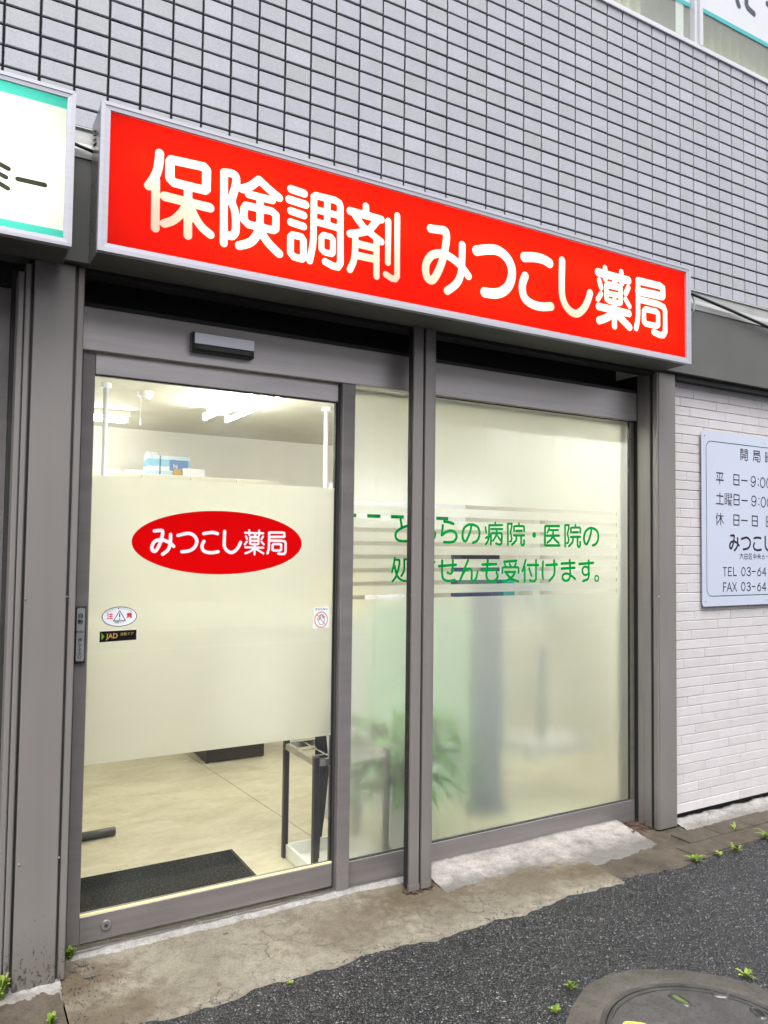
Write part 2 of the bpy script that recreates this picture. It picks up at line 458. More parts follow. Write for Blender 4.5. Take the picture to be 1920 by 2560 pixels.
MAT['tube'] = emit('lit fluorescent tube', (1.0, 0.98, 0.90, 1), 27.0)
MAT['tube_added'] = emit('lit tube of added lamp', (1.0, 0.985, 0.94, 1), 48.0)  # tube of the added lamp, made strong to fill the right side
MAT['tealtube'] = emit('lit sign tube', (1.0, 0.98, 0.90, 1), 2.3)
MAT['tube_front'] = emit('lit fluorescent tube, older', (1.0, 0.985, 0.925, 1), 15.0)  # set weaker so the film near this lamp does not burn out
MAT['signtube'] = emit('lit sign fluorescent tube', (1.0, 0.95, 0.83, 1), 2.9)

def weed_mat():
    t = NT('fresh green weed leaf')
    rnd = t.n('NewGeometry').outputs['Random Per Island']
    c = t.ramp(rnd, [(0, (0.06, 0.13, 0.014)), (0.6, (0.14, 0.24, 0.03)), (1, (0.32, 0.36, 0.08))])
    p = t.pbr(c, 0.5, 0, None, 0.3)
    tl = t.n('BsdfTranslucent', Color=c).outputs[0]
    return t.end(t.mixs(0.3, p, tl))
MAT['weed'] = weed_mat()

def wired():
    t = NT('patterned wired window glass')
    v = t.coord()
    def wav(d, s):
        w = t.n('TexWave', {'wave_type': 'BANDS', 'bands_direction': d}, Scale=s, Distortion=0.2)
        t.set(w.inputs['Vector'], v)
        return w.outputs['Fac']
    h = t.math('ADD', wav('X', 30), wav('Z', 38))
    nb = t.bump(h, 0.5, 0.003)
    grid = t.ramp(h, [(0.15, (0.55, 0.56, 0.52)), (0.6, (0.9, 0.92, 0.86))])
    tr = t.n('BsdfTransparent', Color=grid).outputs[0]
    gl = t.n('BsdfGlossy', Color=W1, Roughness=0.22, Normal=nb).outputs[0]
    df = t.n('BsdfDiffuse', Color=(0.6, 0.62, 0.55, 1)).outputs[0]
    a = t.mixs(0.14, tr, df)
    return t.end(t.mixs(0.08, a, gl))
MAT['wired'] = wired()
MAT['cur_green'] = painted('pale green curtain', (0.62, 0.66, 0.46, 1), 0.8, 0, 0.15, 6)
MAT['cur_yellow'] = painted('pale yellow curtain', (0.80, 0.78, 0.60, 1), 0.8, 0, 0.12, 6)
MAT['cur_dark'] = painted('blue grey cabinet', (0.13, 0.17, 0.20, 1), 0.6, 0, 0.2, 6)

# ------------------------------------------------------------------ mesh helpers
class MB:
    def __init__(s):
        s.v, s.f = [], []
    def quad(s, a, b, c, d):
        n = len(s.v)
        s.v += [a, b, c, d]
        s.f.append((n, n + 1, n + 2, n + 3))
        return s
    def poly(s, pts):
        n = len(s.v)
        s.v += [tuple(p) for p in pts]
        s.f.append(tuple(range(n, n + len(pts))))
        return s
    def box(s, x0, x1, y0, y1, z0, z1, ch=0.0):
        """box, optionally with chamfered edges on the front (-Y) face"""
        n = len(s.v)
        if ch <= 0:
            s.v += [(x0, y0, z0), (x1, y0, z0), (x1, y0, z1), (x0, y0, z1), (x0, y1, z0), (x1, y1, z0), (x1, y1, z1), (x0, y1, z1)]
            s.f += [(n, n + 1, n + 2, n + 3), (n + 5, n + 4, n + 7, n + 6), (n + 4, n, n + 3, n + 7), (n + 1, n + 5, n + 6, n + 2), (n + 3, n + 2, n + 6, n + 7), (n + 4, n + 5, n + 1, n)]
        else:
            c = ch
            s.v += [(x0 + c, y0, z0 + c), (x1 - c, y0, z0 + c), (x1 - c, y0, z1 - c), (x0 + c, y0, z1 - c),
                    (x0, y0 + c, z0), (x1, y0 + c, z0), (x1, y0 + c, z1), (x0, y0 + c, z1),
                    (x0, y1, z0), (x1, y1, z0), (x1, y1, z1), (x0, y1, z1)]
            s.f += [(n, n + 1, n + 2, n + 3)]
            for i in range(4):
                j = (i + 1) % 4
                s.f += [(n + 4 + i, n + 4 + j, n + j, n + i), (n + 8 + i, n + 8 + j, n + 4 + j, n + 4 + i)]
            s.f += [(n + 9, n + 8, n + 11, n + 10)]
        return s
    def tube(s, pts, r, seg=10, cap=True):
        pts = [Vector(p) for p in pts]
        n0 = len(s.v)
        rr = r if isinstance(r, (list, tuple)) else [r] * len(pts)
        for i, p in enumerate(pts):
            d = (pts[min(i + 1, len(pts) - 1)] - pts[max(i - 1, 0)]).normalized()
            a = Vector((0, 0, 1)) if abs(d.z) < 0.9 else Vector((1, 0, 0))
            u = d.cross(a).normalized()
            w = u.cross(d)
            for k in range(seg):
                t = 2 * math.pi * k / seg
                s.v.append(tuple(p + (u * math.cos(t) + w * math.sin(t)) * rr[i]))
        for i in range(len(pts) - 1):
            for k in range(seg):
                a = n0 + i * seg + k
                b = n0 + i * seg + (k + 1) % seg
                s.f.append((a, a + seg, b + seg, b))
        if cap:
            s.f.append(tuple(n0 + k for k in range(seg)))
            e = n0 + (len(pts) - 1) * seg
            s.f.append(tuple(e + k for k in reversed(range(seg))))
        return s
    def disc(s, c, r0, r1, z, seg=64, z1=None):
        """flat ring (or disc when r0 = 0) in the XY plane"""
        n = len(s.v)
        if r0 <= 0:
            s.v += [(c[0] + r1 * math.cos(2 * math.pi * k / seg), c[1] + r1 * math.sin(2 * math.pi * k / seg), z) for k in range(seg)]
            s.f.append(tuple(range(n, n + seg)))
        else:
            for k in range(seg):
                t = 2 * math.pi * k / seg
                s.v += [(c[0] + r0 * math.cos(t), c[1] + r0 * math.sin(t), z), (c[0] + r1 * math.cos(t), c[1] + r1 * math.sin(t), z if z1 is None else z1)]
            for k in range(seg):
                a = n + 2 * k
                b = n + 2 * ((k + 1) % seg)
                s.f.append((a, a + 1, b + 1, b))
        return s
    def mesh(s, name, mat, smooth=False):
        m = bpy.data.meshes.new(name)
        m.from_pydata([tuple(p) for p in s.v], [], s.f)
        m.materials.append(mat)
        if smooth:
            m.polygons.foreach_set('use_smooth', [True] * len(m.polygons))
        m.update()
        return m
    def build(s, name, mat, parent=None, smooth=False):
        o = bpy.data.objects.new(name, s.mesh(name, MAT[mat] if isinstance(mat, str) else mat, smooth))
        COL.objects.link(o)
        if parent is not None:
            o.parent = parent
            o.matrix_parent_inverse = Matrix.Translation(-parent.location)
        return o

def thing(name, label, cat, loc=(0, 0, 0), group=None):
    o = bpy.data.objects.new(name, None)
    o.empty_display_size = 0.05
    o.location = loc
    COL.objects.link(o)
    o['label'] = label
    o['category'] = cat
    if group:
        o['group'] = group
    return o

def tag(o, label, cat, group=None):
    o['label'] = label
    o['category'] = cat
    if group:
        o['group'] = group
    return o

def structure(o):
    o['kind'] = 'structure'
    return o

def bx(name, mat, parent, *a, ch=0.0):
    return MB().box(*a, ch=ch).build(name, mat, parent)

# ---- lettering: strokes -> signed distance field -> clean outline mesh in a vertical plane
def smooth_path(p, closed, sub=6):
    p = [np.array(q, float) for q in p]
    n = len(p)
    if n < 3:
        return p
    out = []
    for i in range(n if closed else n - 1):
        g = lambda k: p[k % n] if closed else p[min(max(k, 0), n - 1)]
        p0, p1, p2, p3 = g(i - 1), g(i), g(i + 1), g(i + 2)
        for j in range(sub):
            t = j / sub
            out.append(0.5 * (2 * p1 + (p2 - p0) * t + (2 * p0 - 5 * p1 + 4 * p2 - p3) * t * t + (3 * p1 - p0 - 3 * p2 + p3) * t ** 3))
    if not closed:
        out.append(p[-1])
    return out

def field(strokes, x0, z0, nx, nz, d):
    F = np.full((nz, nx), 1e3)
    X = x0 + d * np.arange(nx)
    Z = z0 + d * np.arange(nz)
    for fl, w, pts in strokes:
        closed = fl in ('c', 'sc')
        p = [np.array(q) * 0.001 for q in pts]
        if fl in ('s', 'sc'):
            p = smooth_path(p, closed)
        if closed:
            p = p + [p[0]]
        h = w * 0.0005
        for a, b in zip(p[:-1], p[1:]):
            m = h + 3 * d
            i0 = max(0, int((min(a[0], b[0]) - m - x0) / d))
            i1 = min(nx, int((max(a[0], b[0]) + m - x0) / d) + 2)
            j0 = max(0, int((min(a[1], b[1]) - m - z0) / d))
            j1 = min(nz, int((max(a[1], b[1]) + m - z0) / d) + 2)
            if i1 <= i0 or j1 <= j0:
                continue
            gx, gz = np.meshgrid(X[i0:i1], Z[j0:j1])
            e = b - a
            L = max(e @ e, 1e-12)
            t = np.clip(((gx - a[0]) * e[0] + (gz - a[1]) * e[1]) / L, 0, 1)
            dist = np.hypot(gx - a[0] - t * e[0], gz - a[1] - t * e[1]) - h
            F[j0:j1, i0:i1] = np.minimum(F[j0:j1, i0:i1], dist)
    return F

def ms(mb, F, x0, z0, d, y):
    """marching squares: adds the region F < 0 to mb in the plane Y = y"""
    ins = F < 0
    nz, nx = F.shape
    cnt = ins[:-1, :-1].astype(int) + ins[:-1, 1:] + ins[1:, 1:] + ins[1:, :-1]
    for j in range(nz - 1):
        row = cnt[j]
        full = row == 4
        i = 0
        idx = np.flatnonzero(np.diff(np.concatenate(([0], full.astype(int), [0]))))
        for a, b in zip(idx[::2], idx[1::2]):
            mb.quad((x0 + a * d, y, z0 + j * d), (x0 + b * d, y, z0 + j * d), (x0 + b * d, y, z0 + (j + 1) * d), (x0 + a * d, y, z0 + (j + 1) * d))
        for i in np.flatnonzero((row > 0) & (row < 4)):
            cs = [(i, j), (i + 1, j), (i + 1, j + 1), (i, j + 1)]
            vs = [F[c[1], c[0]] for c in cs]
            poly = []
            for k in range(4):
                (ia, ja), (ib, jb) = cs[k], cs[(k + 1) % 4]
                va, vb = vs[k], vs[(k + 1) % 4]
                if va < 0:
                    poly.append((x0 + ia * d, y, z0 + ja * d))
                if (va < 0) != (vb < 0):
                    t = va / (va - vb)
                    poly.append((x0 + (ia + (ib - ia) * t) * d, y, z0 + (ja + (jb - ja) * t) * d))
            if len(poly) > 2:
                mb.poly(poly)

def lettering(name, strokes, y, d, mat, parent):
    P = np.array([q for s in strokes for q in s[2]]) * 0.001
    m = max(s[1] for s in strokes) * 0.0005 + 3 * d
    x0, z0 = P.min(0) - m
    x1, z1 = P.max(0) + m
    nx, nz = int((x1 - x0) / d) + 2, int((z1 - z0) / d) + 2
    mb = MB()
    ms(mb, field(strokes, x0, z0, nx, nz, d), x0, z0, d, y)
    return mb.build(name, mat, parent)

def text(name, s, size, x, y, z, mat, parent, align='CENTER', sx=1.0, rot=0.0, fat=0.0):
    c = bpy.data.curves.new('tmp', 'FONT')
    c.body = s
    c.size = size
    c.align_x = align
    c.align_y = 'CENTER'
    c.offset = fat * size
    c.resolution_u = 3
    o = bpy.data.objects.new('tmp', c)
    COL.objects.link(o)
    dg = bpy.context.evaluated_depsgraph_get()
    me = bpy.data.meshes.new_from_object(o.evaluated_get(dg))
    bpy.data.objects.remove(o)
    me.name = name
    me.transform(Matrix.Translation((x, y, z)) @ Matrix.Rotation(rot, 4, 'Y') @ Matrix.Rotation(math.pi / 2, 4, 'X') @ Matrix.Diagonal((sx, 1, 1, 1)))
    me.materials.clear()
    me.materials.append(MAT[mat])
    ob = bpy.data.objects.new(name, me)
    COL.objects.link(ob)
    if parent is not None:
        ob.parent = parent
        ob.matrix_parent_inverse = Matrix.Translation(-parent.location)
    return ob

def ellipse_pts(cx, cz, rx, rz, y, n=72):
    return [(cx + rx * math.cos(2 * math.pi * k / n), y, cz + rz * math.sin(2 * math.pi * k / n)) for k in range(n)]

def sheet(name, pts, th, mat, parent):
    """flat outline in a vertical plane (front at y of pts) with a small real thickness"""
    mb = MB()
    n = len(pts)
    mb.poly(pts)
    for k in range(n):
        a, b = pts[k], pts[(k + 1) % n]
        mb.quad((a[0], a[1] + th, a[2]), (b[0], b[1] + th, b[2]), b, a)
    mb.poly([(p[0], p[1] + th, p[2]) for p in reversed(pts)])
    return mb.build(name, mat, parent)

def rounded_rect(x0, x1, z0, z1, r, y, n=6):
    pts = []
    for cx, cz, a0 in ((x1 - r, z0 + r, -90), (x1 - r, z1 - r, 0), (x0 + r, z1 - r, 90), (x0 + r, z0 + r, 180)):
        for k in range(n + 1):
            a = math.radians(a0 + 90 * k / n)
            pts.append((cx + r * math.cos(a), y, cz + r * math.sin(a)))
    return pts
GLYPHS = {
 'sign_1': [('s',30.3,[(617,2842),(615,2808),(608,2770),(594,2739),(582,2718)]),('l',29.2,[(606,2745),(608,2576)]),('c',31.9,[(653,2821),(658,2830),(773,2835),(783,2826),(783,2757),(777,2751),(668,2751),(654,2763)]),('l',33.3,[(638,2695),(797,2692)]),('l',30.2,[(718,2742),(721,2575)]),('s',29.2,[(715,2682),(694,2646),(668,2617),(638,2599)]),('s',30.8,[(726,2682),(747,2643),(772,2614),(801,2596)])],
 'sign_2': [('l',28.4,[(847,2832),(851,2575)]),('s',29.3,[(847,2833),(868,2837),(886,2835),(893,2821),(890,2791),(878,2738),(890,2701),(895,2658),(893,2625),(881,2608),(865,2608)]),('l',30.0,[(980,2840),(949,2809),(916,2790)]),('l',30.5,[(980,2840),(1020,2814),(1060,2792)]),('l',28.5,[(941,2776),(1033,2776)]),('c',28.8,[(924,2717),(932,2732),(1032,2734),(1049,2724),(1049,2672),(1040,2664),(942,2664),(925,2677)]),('l',28.5,[(986,2763),(987,2652)]),('s',31.4,[(987,2678),(976,2634),(950,2599),(909,2578)]),('s',32.0,[(989,2649),(1017,2616),(1045,2593),(1064,2580)])],
 'sign_3': [('l',30.8,[(1108,2837),(1161,2833)]),('l',30.7,[(1101,2795),(1168,2791)]),('l',29.3,[(1109,2753),(1161,2748)]),('l',29.2,[(1109,2710),(1161,2705)]),('c',27.1,[(1109,2653),(1118,2663),(1153,2663),(1162,2652),(1163,2585),(1156,2578),(1123,2580),(1110,2593)]),('s',26.9,[(1203,2829),(1203,2737),(1202,2653),(1189,2578)]),('l',28.2,[(1203,2829),(1212,2837),(1293,2838),(1311,2832),(1316,2820),(1320,2595),(1309,2577),(1288,2577),(1255,2587)]),('l',26.6,[(1204,2782),(1315,2781)]),('l',26.6,[(1204,2735),(1316,2731)]),('l',26.7,[(1260,2836),(1260,2733)]),('c',23.7,[(1237,2679),(1246,2690),(1277,2690),(1286,2681),(1286,2629),(1280,2623),(1250,2624),(1238,2633)])],
 'sign_4': [('l',28.6,[(1430,2847),(1431,2817)]),('l',31.6,[(1360,2811),(1500,2809)]),('s',29.3,[(1384,2796),(1416,2764),(1447,2745),(1502,2718)]),('s',30.0,[(1480,2797),(1447,2756),(1416,2738),(1360,2720)]),('s',27.3,[(1384,2716),(1384,2667),(1379,2617),(1362,2577)]),('l',28.0,[(1480,2718),(1482,2573)]),('l',30.7,[(1386,2687),(1480,2686)]),('l',30.6,[(1386,2640),(1481,2641)]),('l',26.9,[(1534,2810),(1534,2639)]),('l',27.0,[(1576,2842),(1578,2592),(1569,2578),(1552,2578),(1525,2589)])],
 'sign_5': [('s',35.1,[(1738,2824),(1786,2829),(1813,2830),(1820,2806),(1813,2753),(1796,2690),(1770,2633),(1747,2606),(1725,2613),(1716,2641),(1720,2675),(1743,2709),(1778,2726),(1818,2729),(1872,2710),(1909,2685),(1935,2660)]),('s',34.1,[(1902,2788),(1901,2718),(1895,2660),(1873,2615),(1825,2575)])],
 'sign_6': [('s',44.6,[(1978,2779),(2038,2797),(2091,2804),(2137,2788),(2167,2755),(2175,2713),(2160,2664),(2126,2628),(2078,2608),(2023,2604)])],
 'sign_7': [('s',45.1,[(2246,2805),(2305,2816),(2357,2817),(2395,2807)]),('s',40.0,[(2251,2719),(2237,2686),(2235,2650),(2250,2617),(2291,2598),(2347,2595),(2405,2606)])],
 'sign_8': [('s',37.5,[(2473,2834),(2471,2718),(2475,2665),(2497,2624),(2535,2600),(2574,2602),(2613,2635),(2638,2677),(2651,2712)])],
 'sign_9': [('l',39.6,[(2703,2823),(2910,2821)]),('l',29.2,[(2750,2853),(2751,2800)]),('l',29.8,[(2861,2854),(2865,2799)]),('c',27.4,[(2759,2770),(2773,2778),(2838,2779),(2856,2773),(2856,2700),(2844,2695),(2779,2695),(2759,2702)]),('l',30.5,[(2817,2807),(2814,2772)]),('l',31.5,[(2770,2773),(2844,2773)]),('l',27.4,[(2760,2732),(2856,2734)]),('l',27.9,[(2711,2785),(2724,2752)]),('l',27.8,[(2723,2721),(2702,2692)]),('l',28.9,[(2909,2785),(2891,2753)]),('l',26.9,[(2890,2723),(2918,2693)]),('l',36.4,[(2706,2657),(2913,2656)]),('l',33.4,[(2814,2703),(2813,2578)]),('s',37.1,[(2808,2647),(2767,2614),(2710,2589)]),('s',37.9,[(2823,2645),(2867,2618),(2917,2589)])],
 'sign_10': [('l',36.7,[(2979,2833),(3138,2835),(3158,2828),(3159,2789)]),('l',40.6,[(2980,2780),(3152,2784)]),('s',30.4,[(2978,2832),(2978,2723),(2976,2644),(2963,2591)]),('l',32.3,[(2983,2739),(3128,2738),(3164,2730),(3175,2712),(3175,2606),(3161,2585),(3134,2582),(3090,2590)]),('c',29.8,[(3020,2686),(3034,2698),(3109,2698),(3123,2690),(3123,2632),(3108,2624),(3033,2624),(3020,2633)])],
 'green': [('l',12.1,[(1844,1619),(1849,1588)]),('s',12.5,[(1921,1599),(1897,1593),(1858,1582),(1827,1564),(1817,1546),(1824,1527),(1848,1518),(1896,1519),(1922,1522)]),('l',9.5,[(1887,1621),(1895,1605)]),('l',9.6,[(1906,1626),(1915,1610)]),('l',12.5,[(1943,1595),(2004,1598)]),('s',12.9,[(1973,1621),(1962,1558),(1985,1572),(2013,1576),(2034,1562),(2035,1548),(2022,1527),(1982,1517)]),('s',14.3,[(2088,1615),(2116,1612),(2141,1605)]),('l',12.4,[(2080,1597),(2074,1549)]),('s',13.5,[(2075,1549),(2097,1563),(2124,1572),(2150,1565),(2161,1544),(2148,1522),(2121,1516),(2088,1516)]),('s',13.2,[(2249,1601),(2242,1570),(2226,1537),(2214,1522),(2200,1530),(2196,1556),(2205,1585),(2229,1602),(2256,1604),(2285,1594),(2297,1571),(2295,1544),(2281,1524),(2259,1516)]),('s',11.0,[(1814,1440),(1811,1416),(1801,1375)]),('l',11.0,[(1816,1432),(1836,1432),(1840,1428),(1840,1410),(1833,1383),(1821,1351),(1804,1333)]),('s',11.4,[(1815,1403),(1826,1363),(1847,1341),(1872,1334),(1898,1334),(1920,1334)]),('s',10.8,[(1866,1433),(1866,1388),(1859,1369),(1851,1357)]),('l',10.2,[(1866,1434),(1885,1434),(1891,1429),(1891,1360),(1909,1356),(1912,1372)]),('l',12.8,[(1941,1420),(2033,1421)]),('l',11.8,[(1986,1441),(1987,1420)]),('l',11.8,[(1968,1390),(2017,1392),(2023,1387),(2024,1368),(2018,1343),(2010,1335),(1995,1337)]),('s',11.7,[(1975,1419),(1964,1378),(1939,1337)]),('l',13.5,[(2060,1402),(2158,1408)]),('s',12.1,[(2140,1433),(2139,1386),(2134,1369),(2122,1366),(2109,1371)]),('s',12.7,[(2078,1428),(2078,1371),(2085,1342),(2111,1331),(2151,1335)]),('l',12.3,[(2230,1430),(2205,1380),(2182,1331)]),('s',12.4,[(2186,1338),(2205,1370),(2229,1389),(2249,1384),(2253,1360),(2252,1337),(2264,1329),(2280,1343),(2288,1374)]),('l',10.4,[(2335,1593),(2339,1565)]),('s',11.9,[(2357,1604),(2357,1559),(2351,1528),(2337,1509)]),('l',12.4,[(2357,1603),(2439,1606)]),('l',10.6,[(2395,1618),(2395,1605)]),('l',11.9,[(2337,1540),(2356,1549)]),('l',12.1,[(2370,1585),(2440,1586)]),('l',12.1,[(2369,1508),(2369,1559),(2374,1564),(2431,1566),(2437,1562),(2436,1518),(2430,1509),(2417,1508),(2401,1514)]),('s',10.5,[(2405,1584),(2402,1556),(2381,1526)]),('l',10.6,[(2406,1556),(2429,1530)]),('l',24.5,[(2648,1563),(2648,1558)]),('l',13.7,[(2818,1610),(2727,1608),(2721,1603),(2721,1511),(2728,1507),(2821,1508)]),('l',11.3,[(2750,1596),(2737,1574)]),('l',11.8,[(2752,1587),(2811,1589)]),('l',13.4,[(2733,1558),(2818,1560)]),('s',12.1,[(2777,1587),(2774,1559),(2761,1538),(2737,1522)]),('s',13.0,[(2777,1552),(2794,1535),(2815,1522)]),('l',11.5,[(2475,1613),(2476,1507)]),('l',10.8,[(2475,1614),(2501,1615),(2500,1599),(2492,1571),(2501,1541),(2497,1526),(2489,1524)]),('l',10.9,[(2547,1618),(2547,1606)]),('l',11.6,[(2515,1578),(2515,1600),(2521,1603),(2576,1604),(2581,1600),(2581,1578)]),('l',12.4,[(2529,1579),(2566,1580)]),('l',12.8,[(2515,1556),(2581,1557)]),('s',12.3,[(2530,1555),(2528,1531),(2503,1509)]),('l',12.5,[(2562,1555),(2562,1516),(2567,1507),(2577,1507),(2581,1514),(2581,1532)]),('l',12.3,[(2860,1615),(2861,1503)]),('l',11.6,[(2860,1616),(2887,1617),(2886,1600),(2877,1571),(2887,1539),(2882,1524),(2874,1521)]),('l',11.7,[(2934,1620),(2934,1608)]),('l',12.5,[(2902,1578),(2901,1601),(2907,1604),(2963,1606),(2969,1601),(2969,1578)]),('l',13.4,[(2915,1579),(2953,1580)]),('l',13.8,[(2901,1554),(2968,1556)]),('s',13.3,[(2916,1554),(2914,1529),(2888,1505)]),('l',13.4,[(2949,1554),(2949,1513),(2954,1503),(2964,1503),(2968,1511),(2968,1529)]),('s',14.5,[(3051,1601),(3044,1568),(3028,1533),(3015,1517),(3001,1526),(2996,1553),(3007,1584),(3032,1602),(3059,1604),(3088,1593),(3101,1569),(3099,1541),(3084,1520),(3061,1511)]),('s',13.5,[(2350,1431),(2346,1385),(2342,1356),(2353,1332),(2382,1325),(2407,1338),(2412,1355),(2405,1369)]),('l',14.2,[(2318,1409),(2402,1411)]),('l',13.4,[(2319,1380),(2396,1383)]),('l',13.8,[(2453,1423),(2531,1428)]),('l',11.4,[(2456,1411),(2465,1398)]),('l',11.5,[(2488,1411),(2496,1398)]),('l',11.6,[(2529,1414),(2519,1397)]),('l',11.9,[(2442,1368),(2442,1391),(2449,1395),(2541,1395),(2546,1389),(2546,1368)]),('l',12.6,[(2459,1372),(2524,1371)]),('s',13.0,[(2524,1371),(2506,1348),(2476,1331),(2444,1324)]),('s',13.8,[(2467,1366),(2497,1339),(2544,1323)]),('s',12.5,[(2591,1431),(2582,1402),(2571,1375)]),('l',12.5,[(2586,1395),(2586,1321)]),('l',14.2,[(2605,1406),(2675,1405)]),('l',13.0,[(2661,1431),(2661,1334),(2652,1323),(2636,1323),(2621,1328)]),('l',12.2,[(2615,1389),(2631,1351)]),('s',12.8,[(2708,1425),(2705,1366),(2709,1332)]),('l',14.5,[(2730,1405),(2803,1409)]),('s',13.7,[(2784,1430),(2787,1383),(2782,1352),(2752,1324)]),('l',14.4,[(2836,1413),(2928,1417)]),('l',14.4,[(2837,1387),(2928,1391)]),('s',13.2,[(2893,1431),(2896,1394),(2896,1351),(2886,1328),(2862,1323),(2843,1336),(2846,1353),(2865,1361),(2893,1355),(2932,1332)]),('l',15.2,[(2962,1411),(3063,1417)]),('s',13.5,[(3030,1430),(3032,1371),(3032,1346),(3020,1328),(2989,1320)]),('sc',12.6,[(3031,1374),(3027,1361),(3015,1353),(3000,1353),(2988,1362),(2984,1375),(2988,1388),(3000,1396),(3015,1396),(3027,1388)]),('sc',9.4,[(3103,1333),(3101,1324),(3094,1319),(3085,1319),(3079,1324),(3076,1333),(3079,1342),(3085,1347),(3094,1347),(3101,1341)])],
